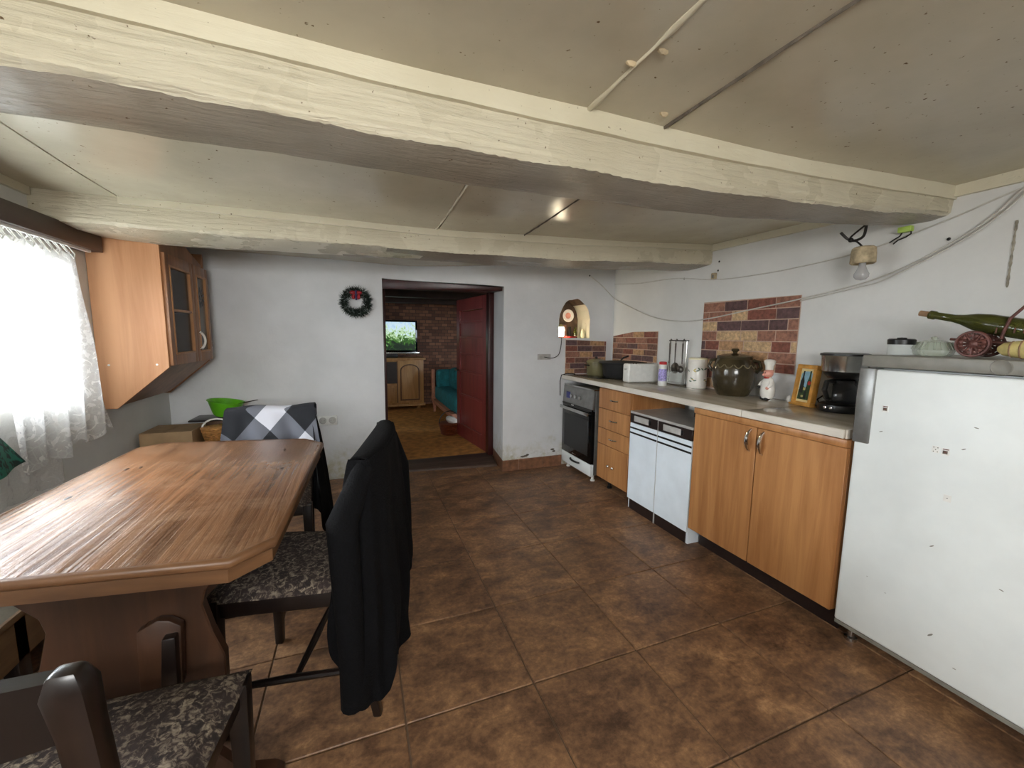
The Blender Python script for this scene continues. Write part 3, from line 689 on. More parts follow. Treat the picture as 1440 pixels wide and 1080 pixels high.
# ------------------------------------------------------------------ brick sticker panels
BR = ['brick_red', 'brick_brown', 'brick_tan', 'brick_sand', 'brick_plum', 'brick_rose', 'brick_tan', 'brick_rose']
def brick_panel(label, ax, plane, out, a0, a1, z1, rowh, blen, zlo, zhi, th=.006, pal=BR, seed=1):
    """a: horizontal coordinate; zlo(a), zhi(a): outline"""
    R = random.Random(seed)
    P_ = (lambda a, z, d: (plane+out*d, a, z)) if ax == 'x' else (lambda a, z, d: (a, plane+out*d, z))
    e = thing('brick_panel', label, 'wall panel', P_((a0+a1)/2, zlo((a0+a1)/2), 0))
    def quadbox(A, B, C, D, d0, d1): # corners (a,z) ccw
        return MB().hexa([P_(*q, d0) for q in (A, B, C, D)], [P_(*q, d1) for q in (A, B, C, D)])
    n = 12
    mb = MB()
    for i in range(n):
        a, b = lerp(a0, a1, i/n), lerp(a0, a1, (i+1)/n)
        mid = (a+b)/2
        mb.hexa([P_(a, zlo(mid), 0), P_(b, zlo(mid), 0), P_(b, zhi(b), 0), P_(a, zhi(a), 0)], [P_(a, zlo(mid), .003), P_(b, zlo(mid), .003), P_(b, zhi(b), .003), P_(a, zhi(a), .003)])
    mb.build('backing', 'mortar', e, smooth=0)
    k = 0; z = z1
    while z > zlo(a0)-.2 and k < 20:
        x = a0-R.random()*blen
        while x < a1:
            L = blen*R.choice((1, 1, .62, .9)); p, q = max(x, a0), min(x+L, a1); x += L
            if q-p < .012: continue
            p += .003; q -= .003; m_ = (p+q)/2; t, b_ = z-.003, z-rowh+.003
            b_ = max(b_, zlo(m_)+.002)
            tp, tq = min(t, zhi(p)-.001), min(t, zhi(q)-.001)
            if min(tp, tq)-b_ < .008: continue
            quadbox((p, b_), (q, b_), (q, tq), (p, tp), .001, th+R.uniform(-.001, .0015)).build('brick', R.choice(pal), e, bevel=.0012, seg=1, smooth=0)
        z -= rowh; k += 1
brick_panel('large brick sticker panel behind the brown jar', 'x', XR-.004, -1, 1.572, 2.258, 1.482, .066, .19, lambda y: .88 if y > 1.90 else 1.03, lambda y: lerp(1.482, 1.489, (y-1.57)/.69), seed=4)
brick_panel('brick sticker panel with cut top corner behind the black roaster', 'x', XR-.004, -1, 2.722, 3.352, 1.285, .052, .15, lambda y: 1.0 if y > 2.9 else 1.02, lambda y: interp(y, [(2.72, 1.287), (3.05, 1.285), (3.35, 1.245)]), pal=['brick_brown', 'brick_rose', 'brick_brown', 'brick_red', 'brick_tan', 'brick_plum'], seed=9)
brick_panel('brick sticker panel on back wall below the niche', 'y', 3.368, -1, 1.824, 2.272, 1.205, .055, .16, K(.884), lambda x: lerp(1.208, 1.192, (x-1.82)/.45), pal=['brick_brown', 'brick_red', 'brick_rose', 'brick_tan', 'brick_plum', 'brick_brown'], seed=3)
# ------------------------------------------------------------------ hanging cupboard in the corner
hc = thing('wall_cupboard', 'alder wall cupboard with glazed doors and slanted underside hung beside the curtain', 'cupboard', (-1.2, 3.15, .81))
CX, CY0, CY1 = -1.005, 2.815, 3.50
pp = [(-1.318, .808), (-1.252, .808), (CX, 1.034), (CX, 1.775), (-1.318, 1.775)]
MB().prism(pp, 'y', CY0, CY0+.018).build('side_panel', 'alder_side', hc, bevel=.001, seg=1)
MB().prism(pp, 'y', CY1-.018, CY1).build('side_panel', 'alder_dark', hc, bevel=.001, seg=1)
for x, z in ((-1.06, 1.73), (-1.06, 1.05), (-1.27, 1.05)):
    MB().lathe([(.001, .0015), (.005, .0015), (.006, 0)], (x, CY0, z), 10, Matrix.Rotation(math.radians(90), 3, 'X')).build('screw_cap', 'white_plastic', hc)
MB().hexa([(-1.30, CY0+.018, .86), (-1.252, CY0+.018, .82), (-1.252, CY1-.018, .82), (-1.30, CY1-.018, .86)], [(-1.30, CY0+.018, .875), (CX+.0, CY0+.018, 1.04), (CX, CY1-.018, 1.04), (-1.30, CY1-.018, .875)]).build('slanted_bottom', 'alder_dark', hc, smooth=0)
MB().box((-1.31, CY0+.018, 1.05), (CX-.02, CY1-.018, 1.066)).build('floor_board', 'alder_dark', hc, smooth=0)
MB().box((-1.31, CY0+.018, 1.69), (CX-.02, CY1-.018, 1.706)).build('top_board', 'alder_dark', hc, smooth=0)
MB().box((-1.31, CY0+.018, 1.36), (CX-.05, CY1-.018, 1.374)).build('shelf', 'alder_dark', hc, smooth=0)
MB().box((-1.318, CY0+.018, .88), (-1.308, CY1-.018, 1.70)).build('back_board', 'brown_black', hc, smooth=0)
MB().prism([(CY0+.018, 1.68), (CY1-.02, 1.68), (CY1-.02, 1.70), (3.22, 1.775), (CY0+.018, 1.775)], 'x', CX-.022, CX-.008).build('crown_board', 'alder_dark', hc, bevel=.002, seg=1)
def glazed(a, b, z0, z1, rails, nm, flower, hinge, gm='cab_glass'):
    d_ = MB(); t = .048; X0, X1 = CX-.003, CX+.017
    d_.box((X0, a, z0), (X1, a+t, z1)); d_.box((X0, b-t, z0), (X1, b, z1)); d_.box((X0, a+t, z0), (X1, b-t, z0+t+.012)); d_.box((X0, a+t, z1-t-.012), (X1, b-t, z1))
    o = d_.build('door', 'alder_dark', hc, bevel=.003)
    br = MB(); w = .012
    for (p, q, r, s_) in ((a+t, z0+t+.012, b-t, z0+t+.012+w), (a+t, z1-t-.012-w, b-t, z1-t-.012), (a+t, z0+t+.012+w, a+t+w, z1-t-.012-w), (b-t-w, z0+t+.012+w, b-t, z1-t-.012-w)): br.box((X0+.004, p, q), (X1+.004, r, s_))
    br.build('glazing_bead', 'alder', o, bevel=.002, seg=1)
    for z in rails: MB().box((X0+.004, a+t+w, z-.007), (X1+.002, b-t-w, z+.007)).build('glazing_bar', 'alder', o, bevel=.002, seg=1)
    lv = [z0+t+.024]+rails+[z1-t-.024]
    for p, q in zip(lv, lv[1:]): MB().box((X0+.006, a+t+.004, p), (X0+.010, b-t-.004, q)).build('pane', gm, o, smooth=0)
    if flower:
        fm = MB(); cy, cz = (a+b)/2, 1.47
        for k in range(10):
            an = 2*math.pi*k/10; M = Matrix.Rotation(an, 3, 'X')
            fm.ball(Vector((X0+.0115, cy, cz))+M @ Vector((0, 0, .05)), .017, 8, 5, (.08, .5, 1.2), M)
        fm.ball((X0+.0115, cy, cz), .018, 10, 5, (.08, .8, 1)); f_ = fm.build('flower_motif', 'flower_black', o)
        f_['label'] = 'dark flower motif on the glass'
        hn = handle_bow((X1, a+.035, 1.235), (X1, a+.035, 1.125), (.03, 0, 0), .007, 'white_ceramic', o)
        for z in (1.235, 1.125): MB().ball((X1+.004, a+.035, z), .011).build('handle_rose', 'chrome', o)
        for z in (1.59, 1.15): MB().box((X0-.01, b-.002, z-.018), (X1+.002, b+.008, z+.018)).build('hinge', 'steel', o, smooth=0)
glazed(CY0+.012, 3.226, 1.043, 1.672, [1.36], 'door', False, 0)
glazed(3.232, CY1+.004, 1.043, 1.672, [], 'door', True, 1, 'etched_glass')
# ------------------------------------------------------------------ curtains and pelmet
pm = thing('curtain_pelmet', 'dark brown wooden pelmet board above the lace curtain', 'pelmet', (XL, 1.8, 1.63))
MB().box((XL, .4, 1.638), (-1.225, 2.775, 1.722)).build('board', 'pelmet_wood', pm, bevel=.003)
MB().box((-1.262, .4, 1.626), (-1.248, 2.72, 1.640)).build('rail', 'white_plastic', pm, bevel=.002, seg=1)
def curtain(label, mat, y0, y1, y1b, xo, zt, zb, amp, freq, nm='lace_curtain', seed=0):
    e = thing(nm, label, 'curtain', (xo, y0, zb(0)))
    def fn(u, v):
        y = lerp(y0, lerp(y1, y1b, v**1.3), u)
        sag = .012*abs(math.sin(math.pi*u*9))*(1-v)**3
        z = lerp(zt-sag, zb(u), v)
        x = xo+amp*(.45+.55*v)*math.sin(freq*y+.8*math.sin(3*y+seed)+.5*v)+.006*math.sin(23*y+4*v)
        return (x, y, z)
    MB().shell(fn, 110, 26, lambda u, v: (-.0012, 0, 0)).build('fabric', mat, e, smooth=70)
    for k in range(10):
        y = lerp(y0+.02, y1-.02, k/9); z = zt-.004
        pts = [(-1.255, y-.02, 1.628), (xo-.002, y-.016, z-.004), (xo+.004, y, z-.022), (xo+.004, y+.012, z-.004), (-1.255, y+.012, 1.628)]
        MB().tube(pts, .0028, 6).build('curtain_hook', 'white_plastic', e)
scal = lambda u: .735+.045*abs(math.sin(math.pi*u*4.2))*-1+.03*math.sin(2.2*u)+.02*u
curtain('white lace curtain with scalloped hem hanging before the window', 'lace', 2.06, 2.56, 2.71, -1.235, 1.598, lambda u: .71-.05*abs(math.sin(math.pi*u*3.2+.4))+.06*u*u, .018, 46)
curtain('thin white sheer curtain hanging to below the table edge', 'sheer', .9, 2.36, 2.40, -1.292, 1.598, lambda u: .56-.02*abs(math.sin(math.pi*u*9)), .010, 40, 'sheer_curtain', 2)
# ================================================================== TABLE, BENCH, CHAIRS
tb = thing('dining_table', 'brown wooden trestle table with clipped corners and worn top', 'table', (-.53, 1.55, 0))
poly = [(-.272, .965), (-.196, 1.037), (-.158, 1.937), (-.241, 2.044), (-.81, 2.155), (-.88, 2.09), (-.905, 1.12), (-.83, 1.047)]
def inset(pl, d):
    cx = sum(q[0] for q in pl)/len(pl); cy = sum(q[1] for q in pl)/len(pl); out = []
    for x, y in pl:
        l = math.hypot(x-cx, y-cy); out.append((x-(x-cx)/l*d, y-(y-cy)/l*d))
    return out
MB().prism(inset(poly, .012), 'z', .735, .75).build('table_top', 'table_wood', tb, bevel=.003)
# moulded edge: rings of the outline
rs = []
for d_, z in ((.014, .7505), (.005, .7495), (0, .744), (0, .733), (.006, .727), (.03, .724)):
    rs.append([(x, y, z) for x, y in inset(poly, d_)])
MB().rings(rs, caps=False).build('edge_moulding', 'table_edge', tb, smooth=50)
q = inset(poly, .022); r_ = inset(poly, .05); ap = MB()
for i in range(8):
    j = (i+1) % 8; ap.hexa([(*q[i], .688), (*q[j], .688), (*r_[j], .688), (*r_[i], .688)], [(*q[i], .728), (*q[j], .728), (*r_[j], .728), (*r_[i], .728)])
ap.build('apron', 'table_edge', tb, smooth=0)
half = [(.19, .69), (.19, .655), (.150, .61), (.142, .575), (.158, .50), (.180, .43), (.178, .34), (.150, .24), (.150, .16), (.20, .09), (.27, .07), (.29, .05), (.29, 0)]
def trestle(cx, cy):
    pr = [(cx+a, z) for a, z in half]+[(cx-a, z) for a, z in half[::-1]]
    MB().prism(pr, 'y', cy-.016, cy+.016).build('trestle_board', 'trestle_wood', tb, bevel=.003, seg=1)
trestle(-.515, 1.125); trestle(-.515, 1.95)
MB().box((-.480, 1.085, .492), (-.432, 1.99, .56)).build('stretcher', 'trestle_wood', tb, bevel=.004)
for y, s in ((1.107, -1), (1.968, 1)):
    MB().prism([(-.497, .40), (-.415, .40), (-.408, .548), (-.430, .566), (-.452, .572), (-.492, .552)], 'y', min(y, y+s*.024), max(y, y+s*.024)).build('wedge_plate', 'trestle_wood', tb, bevel=.004)
    MB().prism([(-.452, .385), (-.418, .39), (-.414, .535), (-.440, .535)], 'y', min(y, y+s*.044), max(y, y+s*.044)).build('wedge', 'dark_wood', tb, bevel=.004)
# knots in the table top
for px, py, r in ((-.80, 1.50, .012), (-.775, 1.76, .011), (-.74, 1.77, .008), (-.27, 1.60, .009), (-.30, 1.86, .008)):
    MB().lathe([(r, .7498), (r*.7, .7506), (.0005, .7508)], (px, py, 0), 10, None, .6, 1.5).build('knot', 'dark_wood', tb)
# bench along the left wall
bn = thing('wooden_bench', 'low wooden bench with grey pad against the wall behind the table', 'bench', (-1.2, 1.7, 0))
MB().box((XL+.005, .7, .33), (-1.02, 2.6, .352)).build('seat_board', 'bench_wood', bn, bevel=.003)
def pad(u, v): return (lerp(XL+.01, -1.03, u), lerp(.72, 2.58, v), .352+.035*(1-abs(2*u-1)**6)*(1-abs(2*v-1)**12)+.004*math.sin(19*v)*math.sin(5*u+1))
MB().shell(pad, 10, 40, lambda u, v: (0, 0, .3515-pad(u, v)[2])).build('pad', 'bench_pad', bn)
MB().box((-1.06, .72, .19), (-1.03, 2.58, .33)).build('front_rail', 'bench_wood', bn, bevel=.003)
for y in (.8, 1.65, 2.5):
    for x in (-1.28, -1.07): MB().box((x, y-.025, 0), (x+.04, y+.025, .33)).build('leg', 'dark_wood', bn, bevel=.003)
MB().box((-1.05, .85, .05), (-1.035, 2.48, .10)).build('foot_rail', 'bench_wood', bn, bevel=.003)
# chairs: local +y faces forward
def make_chair(label):
    e = thing('dining_chair', label, 'chair', (0, 0, 0), 0, 'dark dining chairs around the table')
    B = lambda m, nm, mat='dark_wood', bv=.004: m.build(nm, mat, e, bevel=bv, local=True)
    for s in (-1, 1):
        fx = s*.195
        m = MB(); m.hexa([(fx-.014, .178, 0), (fx+.014, .178, 0), (fx+.014, .206, 0), (fx-.014, .206, 0)], [(fx-.021, .170, .452), (fx+.021, .170, .452), (fx+.021, .212, .452), (fx-.021, .212, .452)]); B(m, 'leg')
        # rear leg running up into the back post
        zs = [0, .2, .42, .52, .66, .78, .84, .865]; ys = [-.262, -.225, -.200, -.203, -.218, -.236, -.247, -.250]; w = [.015, .017, .019, .019, .018, .018, .020, .013]
        bx = [.165, .168, .172, .173, .175, .177, .178, .178]
        rr = []
        for z, y, h, x in zip(zs, ys, w, bx): rr.append([(s*x-h, y-h*.9, z), (s*x+h, y-h*.9, z), (s*x+h, y+h*.9, z), (s*x-h, y+h*.9, z)])
        m = MB(); m.rings(rr); B(m, 'leg', bv=.006)
    m = MB(); m.box((-.178, .182, .395), (.178, .205, .447)); B(m, 'seat_rail')
    m = MB(); m.box((-.156, -.212, .395), (.156, -.190, .447)); B(m, 'seat_rail')
    for s in (-1, 1):
        m = MB(); m.hexa([(s*.163-.011, -.19, .395), (s*.163+.011, -.19, .395), (s*.19+.011, .18, .395), (s*.19-.011, .18, .395)], [(s*.163-.011, -.19, .447), (s*.163+.011, -.19, .447), (s*.19+.011, .18, .447), (s*.19-.011, .18, .447)]); B(m, 'seat_rail')
        m = MB(); m.tube([(s*.167, -.232, .17), (s*.178, 0, .165), (s*.195, .19, .16)], [.009, .012, .009], 8); B(m, 'stretcher', bv=0)
    m = MB(); m.tube([(-.178, -.02, .165), (0, -.02, .165), (.178, -.02, .165)], [.009, .013, .009], 8); B(m, 'stretcher', bv=0)
    def rail(z0, z1, y, bow, t, hw):
        def fn(u, v):
            x = lerp(-hw, hw, u); return (x, y-bow*(1-(x/hw)**2), lerp(z0, z1, v)+.012*(1-(x/hw)**2)*(v))
        m = MB(); m.shell(fn, 12, 3, lambda u, v: (0, -t, 0)); return m
    B(rail(.775, .85, -.226, .018, .022, .165), 'back_rail', bv=0)
    B(rail(.60, .65, -.200, .014, .016, .160), 'back_rail', bv=0)
    def seat(u, v):
        y = lerp(-.18, .222, v); hw = lerp(.182, .215, v); x = lerp(-hw, hw, u)
        return (x, y, .449+.034*((1-abs(2*u-1)**5)*(1-abs(2*v-1)**5))**.6)
    m = MB(); m.shell(seat, 16, 16, lambda u, v: (0, 0, .4475-seat(u, v)[2])); m.build('seat_cushion', 'tapestry', e, local=True)
    return e
def dup(root, loc, rz, label):
    r = root.copy(); COL.objects.link(r); r.location = loc; r.rotation_euler = (0, 0, rz); r['label'] = label
    for ch in root.children:
        c = ch.copy(); COL.objects.link(c); c.parent = r
    return r
chA = make_chair('dark wooden chair with bare back rail and patterned seat at table end')
bpy.context.view_layer.update()
RB = math.radians(76); CB = Vector((-.190, 1.474, 0))
chB = dup(chA, CB, RB, 'dark chair at the long side of the table, draped with a black cardigan')
chC = dup(chA, (-.45, 2.262, 0), math.radians(181), 'dark chair at the far table end under a plaid shirt')
chC.scale = (1, 1, .94)
chA.location = (-.478, .80, 0); chA.rotation_euler = (0, 0, math.radians(-2))
# black cardigan on chair B (built in the chair's frame, then placed)
def place(o, loc, rz): o.location = loc; o.rotation_euler = (0, 0, rz)
def path(pts, t):
    n = len(pts)-1; k = min(int(t*n), n-1); f_ = t*n-k
    p0, p1, p2, p3 = (Vector(pts[max(k-1, 0)]), Vector(pts[k]), Vector(pts[k+1]), Vector(pts[min(k+2, n)]))
    return .5*((2*p1)+(p2-p0)*f_+(2*p0-5*p1+4*p2-p3)*f_*f_+(3*p1-p0-3*p2+p3)*f_**3)
low = [(-.245, -.150), (-.262, -.205), (-.235, -.285), (-.12, -.320), (.02, -.325), (.14, -.325), (.225, -.315), (.262, -.255), (.25, -.18)]
top = [(-.200, -.212), (-.205, -.235), (-.200, -.268), (-.10, -.288), (0, -.292), (.10, -.288), (.200, -.268), (.205, -.235), (.200, -.212)]
hem = [(0, .30), (.10, .16), (.2, .105), (.30, .11), (.36, .24), (.42, .12), (.52, .13), (.60, .27), (.72, .34), (.85, .40), (1, .47)]
def ctop(x): return .868+.010*math.cos(8*x)+.012*(abs(x)/.2)**2+.012*x/.2
def card_fn(u, v):
    a, b = path(top, u), path(low, u); t = v**.75; q = a.lerp(b, t)
    zt = ctop(a.x)+.001; z = lerp(zt, interp(u, hem), v)
    f_ = .016*v*math.sin(34*u+2.5*v+math.sin(7*v))+.006*v*math.sin(80*u)
    n = Vector((q.x*.5, q.y+.22)); n = n.normalized() if n.length > 1e-4 else Vector((0, -1))
    return (q.x+n.x*f_, q.y+n.y*f_, z)
cg = MB().shell(card_fn, 96, 40, lambda u, v: (0, .006, 0))
def cap_fn(u, v):      # over the rail and down the seat side
    x = lerp(-.203, .203, u); zt = ctop(x)
    if v < .3: t = v/.3; an = math.pi*t; yb = -.266-.030*(1-min(1, abs(x)/.203)**2); return (x, lerp(yb, -.208, (1-math.cos(an))/2), zt-.006+.016*math.sin(an))
    t = (v-.3)/.7; return (x*(1+.08*t), -.212+.020*t+.006*math.sin(20*u+3*t)+.004, lerp(zt-.006, .51+.03*math.sin(5*u), t))
cg.shell(cap_fn, 40, 24, lambda u, v: (0, -.006 if v > .3 else 0, -.006 if v <= .3 else 0))
for s0, z1, px, py in ((-.21, .13, -.262, -.20), (.225, .33, .275, -.27)):   # sleeves
    cg.tube([(s0*.9, -.25, .845), (px*.98, py, .70), (px*1.02, py-.01, .5), (px, py-.015, lerp(.5, z1, .6)), (px*.98, py-.01, z1)], [.03, .044, .040, .036, .034], 12)
cgo = cg.build('cardigan', 'knit_black', None, smooth=60, local=True); place(cgo, CB, RB); tag(cgo, 'black knitted cardigan hanging over a chair back almost to the floor', 'cardigan')
# plaid shirt and black jacket on chair C
CC, RC = Vector((-.45, 2.262, 0)), math.radians(181)
lowj = [(.18, -.295), (.05, -.31), (-.10, -.31), (-.21, -.30), (-.275, -.255), (-.285, -.19), (-.262, -.10), (-.235, -.03)]
topj = [(.19, -.283), (.06, -.292), (-.08, -.292), (-.17, -.285), (-.203, -.268), (-.206, -.245), (-.203, -.225), (-.20, -.21)]
hemj = [(0, .35), (.3, .22), (.55, .16), (.72, .10), (.85, .13), (1, .28)]
def jk(u, v):
    a, b = path(topj, u), path(lowj, u); q = a.lerp(b, v**.6); z = lerp(.838, interp(u, hemj), v)
    f_ = .013*v*math.sin(30*u+3*v); return (q.x-f_, q.y-f_*.5, z)
jo = MB().shell(jk, 70, 30, lambda u, v: (.004, .006, 0)).build('jacket', 'jacket_black', None, smooth=60, local=True); place(jo, CC, RC); jo.scale = (1, 1, .94); tag(jo, 'black jacket hanging from the chair behind the table, under the plaid shirt', 'jacket')
def pl(u, v):
    x = lerp(-.212, .212, u); zt = .884+.006*math.cos(9*u)
    if v < .32: t = v/.32; return (x*1.02, -.306-.012*math.sin(7*u)*(1-t)-.012*(1-t), lerp(.60+.05*math.sin(6*u), zt-.012, t))
    if v < .45: t = (v-.32)/.13; an = math.pi*t; return (x, -.252-.052*math.cos(an), zt-.012+.014*math.sin(an))
    t = (v-.45)/.55; w = .018*t*math.sin(13*u+2*t)+.008*math.sin(29*u+5*t)*t
    return (x*(1+.16*t), -.198+.075*t+w, lerp(zt-.012, .58+.06*math.sin(4*u+1), t))
po = MB().shell(pl, 60, 60, lambda u, v: (0, .004 if v > .45 else (-.004 if v < .32 else 0), .004 if .32 <= v <= .45 else 0)).build('plaid_shirt', 'plaid', None, smooth=60, local=True); place(po, CC, RC); po.scale = (1, 1, .94); tag(po, 'black and white checked shirt thrown over the chair back', 'shirt')
# green cloth hanging from the window sill
def gc(u, v):
    y = lerp(1.25, 1.885, u); 
    return (lerp(-1.235, -1.10, v**.5)+.016*math.sin(16*u+2*v), y+.03*v*(u-.5), lerp(.985-.10*u*u*0, .775+.05*math.sin(6*u)*.3-.02*(1-u), v)-.06*u**6*(1-v))
tag(MB().shell(gc, 50, 16, lambda u, v: (-.004, 0, 0)).build('green_cloth', 'green_print', None, smooth=60), 'dark green printed cloth hanging in front of the curtain', 'cloth')
# ------------------------------------------------------------------ things in the back left corner
ch = thing('low_chest', 'low wooden chest carrying boxes and bowl in the corner', 'chest', (-1.0, 3.4, 0))
MB().box((-1.30, 3.12, .04), (-.70, 3.63, .455)).build('body', 'box_brown', ch, bevel=.003)
MB().box((-1.312, 3.10, .455), (-.69, 3.64, .478)).build('lid', 'box_brown', ch, bevel=.003)
for x in (-1.27, -.75):
    for y in (3.14, 3.58): MB().box((x, y, 0), (x+.04, y+.04, .04)).build('foot', 'box_brown', ch, smooth=0)
cb = thing('cardboard_box', 'plain closed cardboard box in the corner below the hanging cupboard', 'box', (-1.15, 3.25, .4785))
MB().box((-1.298, 3.115, .4785), (-1.025, 3.38, .594)).build('carton', 'kraft', cb, bevel=.002, seg=1)
MB().box((-1.298, 3.115, .5945), (-1.165, 3.38, .598)).build('flap', 'kraft', cb, smooth=0); MB().box((-1.161, 3.115, .5945), (-1.025, 3.38, .598)).build('flap', 'kraft', cb, smooth=0)
db = thing('wooden_crate', 'dark brown wooden crate under the green bowl', 'crate', (-.95, 3.5, .4785))
MB().box((-1.05, 3.43, .4785), (-.76, 3.62, .60)).build('body', 'box_brown', db, bevel=.003)
MB().box((-1.14, 3.41, .60), (-.755, 3.63, .612)).build('lid', 'dark_wood', db, bevel=.002)
bs = thing('wicker_basket', 'small light wicker basket beside the cardboard box', 'basket', (-.92, 3.27, .4785))
m = MB()
for k in range(9): m.lathe([(.062+.003*k, 0), (.070+.003*k, .007), (.062+.003*k, .013)], (-.93, 3.26, .4785+.0125*k), 22)
m.build('weave', 'wicker', bs)
m = MB(); m.tube([(-.93+.085*math.cos(t*math.pi/8), 3.26, .58+.065*math.sin(t*math.pi/8)) for t in range(9)], .006); m.build('handle', 'white_plastic', bs)
gb = thing('green_bowl', 'lime green plastic bowl tilted on the crate in the corner', 'bowl', (-.945, 3.50, .612))
M = Matrix.Rotation(math.radians(9), 3, 'Y')
prof = [(.001, 0), (.062, .0), (.075, .02), (.098, .07), (.112, .105), (.120, .108), (.118, .112), (.108, .108), (.094, .07), (.07, .022), (.001, .012)]
MB().lathe(prof, (-.945, 3.50, .622), 28, M).build('bowl', 'green_plastic', gb)
MB().tube([(-.90, 3.49, .695), (-.80, 3.47, .720), (-.715, 3.45, .738)], [.004, .0035, .003], 6).build('handle', 'dark_wood', gb)['label'] = 'dark thin handle sticking out of the bowl'
# ------------------------------------------------------------------ wreath and sockets
wr_ = thing('wreath', 'small dark christmas wreath with red bow on the back wall', 'wreath', (-.005, 3.645, 1.37))
m = MB(); m2 = MB(); R_ = random.Random(5); C0 = Vector((-.005, 3.628, 1.497))
rs = []
for k in range(28):
    a = 2*math.pi*k/28; c = C0+Vector((math.cos(a), 0, math.sin(a)))*.092; u = Vector((math.cos(a), 0, math.sin(a)))
    rs.append([c+u*.022*math.cos(b*math.pi/3)+Vector((0, 1, 0))*.016*math.sin(b*math.pi/3) for b in range(6)])
m.rings(rs+[rs[0]], caps=False)
for k in range(1700):
    a = R_.uniform(0, 2*math.pi); b = R_.uniform(0, 2*math.pi); u = Vector((math.cos(a), 0, math.sin(a))); t = Vector((-math.sin(a), 0, math.cos(a)))
    d_ = (u*math.cos(b)+Vector((0, -abs(math.sin(b)), 0))+t*R_.uniform(-.8, .8)).normalized(); c = C0+u*.092; L = R_.uniform(.034, .064)
    w = d_.cross(Vector((.3, .8, .5))).normalized()*.0036; q = d_.cross(w).normalized()*.0036
    (m if k % 9 else m2).add([c+w, c-w*.5+q, c-w*.5-q, c+d_*L], [(0, 1, 2), (0, 3, 1), (1, 3, 2), (2, 3, 0)])
f_ = m.build('needles', 'wreath_green', wr_, smooth=0); f_['kind'] = 'stuff'
f_ = m2.build('frosted_needles', 'snow_tip', wr_, smooth=0); f_['kind'] = 'stuff'
bw = MB(); c = C0+Vector((0, -.025, .075))
for s in (-1, 1):
    bw.ball(c+Vector((s*.024, 0, .002)), .022, 12, 6, (1.15, .5, .75)); bw.ball(c+Vector((s*.02, 0, -.032)), .018, 10, 6, (.8, .4, 1.2))
bw.build('bow', 'dark_red', wr_)
MB().tube([c+Vector((0, -.012, .02)), c+Vector((0, -.014, -.02)), c+Vector((.003, -.01, -.06))], .007).build('ribbon', 'purple', wr_)
def socket(label, x0, x1, z0, z1, y, n=2, mat='white_plastic'):
    e = thing('wall_socket', label, 'socket', ((x0+x1)/2, y, z0)); MB().box((x0, y-.010, z0), (x1, y, z1)).build('plate', mat, e, bevel=.003)
    for k in range(n):
        cx = lerp(x0, x1, (k+.5)/n); cz = (z0+z1)/2; r = min((z1-z0)*.36, (x1-x0)/n*.38)
        M = Matrix.Rotation(math.radians(90), 3, 'X')
        cup = MB().lathe([(r, -.002), (r, .004), (r*.86, .004), (r*.8, .001), (.001, .001)], (cx, y-.010, cz), 20, M).build('cup', 'grey_lam', e)
        for s in (-1, 1): MB().lathe([(.0022, .001), (.0022, .0022), (.0005, .0022)], (cx+s*r*.4, y-.0102, cz), 6, M).build('pin_hole', 'black', e)
socket('double white wall socket between plaid chair and doorway', -.333, -.185, .473, .552, 3.648)
socket('small blackened double socket on the wall left of the oven', 1.535, 1.668, 1.02, 1.072, 3.368, mat='grey_lam')
# ================================================================== THINGS ON THE WORKTOP
WZ = .8785
HZ = .8838
RXm = Matrix.Rotation(math.radians(-90), 3, 'Y')      # local z -> -X
pt = thing('cooking_pot', 'olive green enamel pot with lid on the hob', 'pot', (2.06, 3.20, HZ))
MB().lathe([(.001, 0), (.078, 0), (.086, .012), (.086, .115), (.090, .120)], (2.06, 3.20, HZ), 26).build('body', 'olive_enamel', pt)
ld = MB().lathe([(.092, 0), (.090, .010), (.06, .026), (.02, .033), (.001, .034)], (2.06, 3.20, HZ+.1195), 26).build('lid', 'olive_enamel', pt)
MB().lathe([(.008, 0), (.016, .012), (.001, .018)], (2.06, 3.20, HZ+.152), 12).build('lid_knob', 'black', ld)
for s in (-1, 1): MB().tube([(2.06+s*.084, 3.18, HZ+.09), (2.06+s*.112, 3.185, HZ+.094), (2.06+s*.112, 3.215, HZ+.094), (2.06+s*.084, 3.22, HZ+.09)], .006).build('handle', 'black', pt)
ro = thing('roasting_pan', 'wide black roasting pan behind the white box', 'pan', (2.125, 2.93, HZ))
MB().lathe([(.001, 0), (.125, 0), (.14, .015), (.150, .118), (.172, .122), (.172, .128), (.145, .128), (.135, .02), (.001, .016)], (2.140, 2.91, HZ), 30, Matrix.Rotation(math.radians(-50), 3, 'Z'), 1.18, .90).build('body', 'black_matte', ro)
MB().lathe([(.178, .128), (.172, .138), (.10, .146), (.001, .148)], (2.140, 2.91, HZ), 30, Matrix.Rotation(math.radians(-50), 3, 'Z'), 1.18, .90).build('lid', 'black_matte', ro)
MB().tube([(2.13, 2.93, HZ+.145), (2.14, 2.90, HZ+.175), (2.16, 2.86, HZ+.19)], .008).build('lid_handle', 'black', ro)
ts = thing('toaster', 'white long-slot toaster next to the hob', 'toaster', (2.1, 2.61, WZ))
MZ = Matrix.Translation((2.095, 2.61, 0)) @ Matrix.Rotation(math.radians(-4), 4, 'Z')
MB().box((-.135, -.045, WZ+.006), (.135, .045, WZ+.150), MZ).build('body', 'white_plastic', ts, bevel=.012, seg=3)
MB().box((-.11, -.014, WZ+.149), (.11, .014, WZ+.152), MZ).build('slot', 'black', ts, smooth=0)
MB().box((-.128, -.04, WZ), (.128, .04, WZ+.008), MZ).build('base', 'grey_plastic', ts, smooth=0)
MB().box((-.143, -.012, WZ+.10), (-.133, .012, WZ+.112), MZ).build('lever', 'grey_lam', ts, bevel=.002)
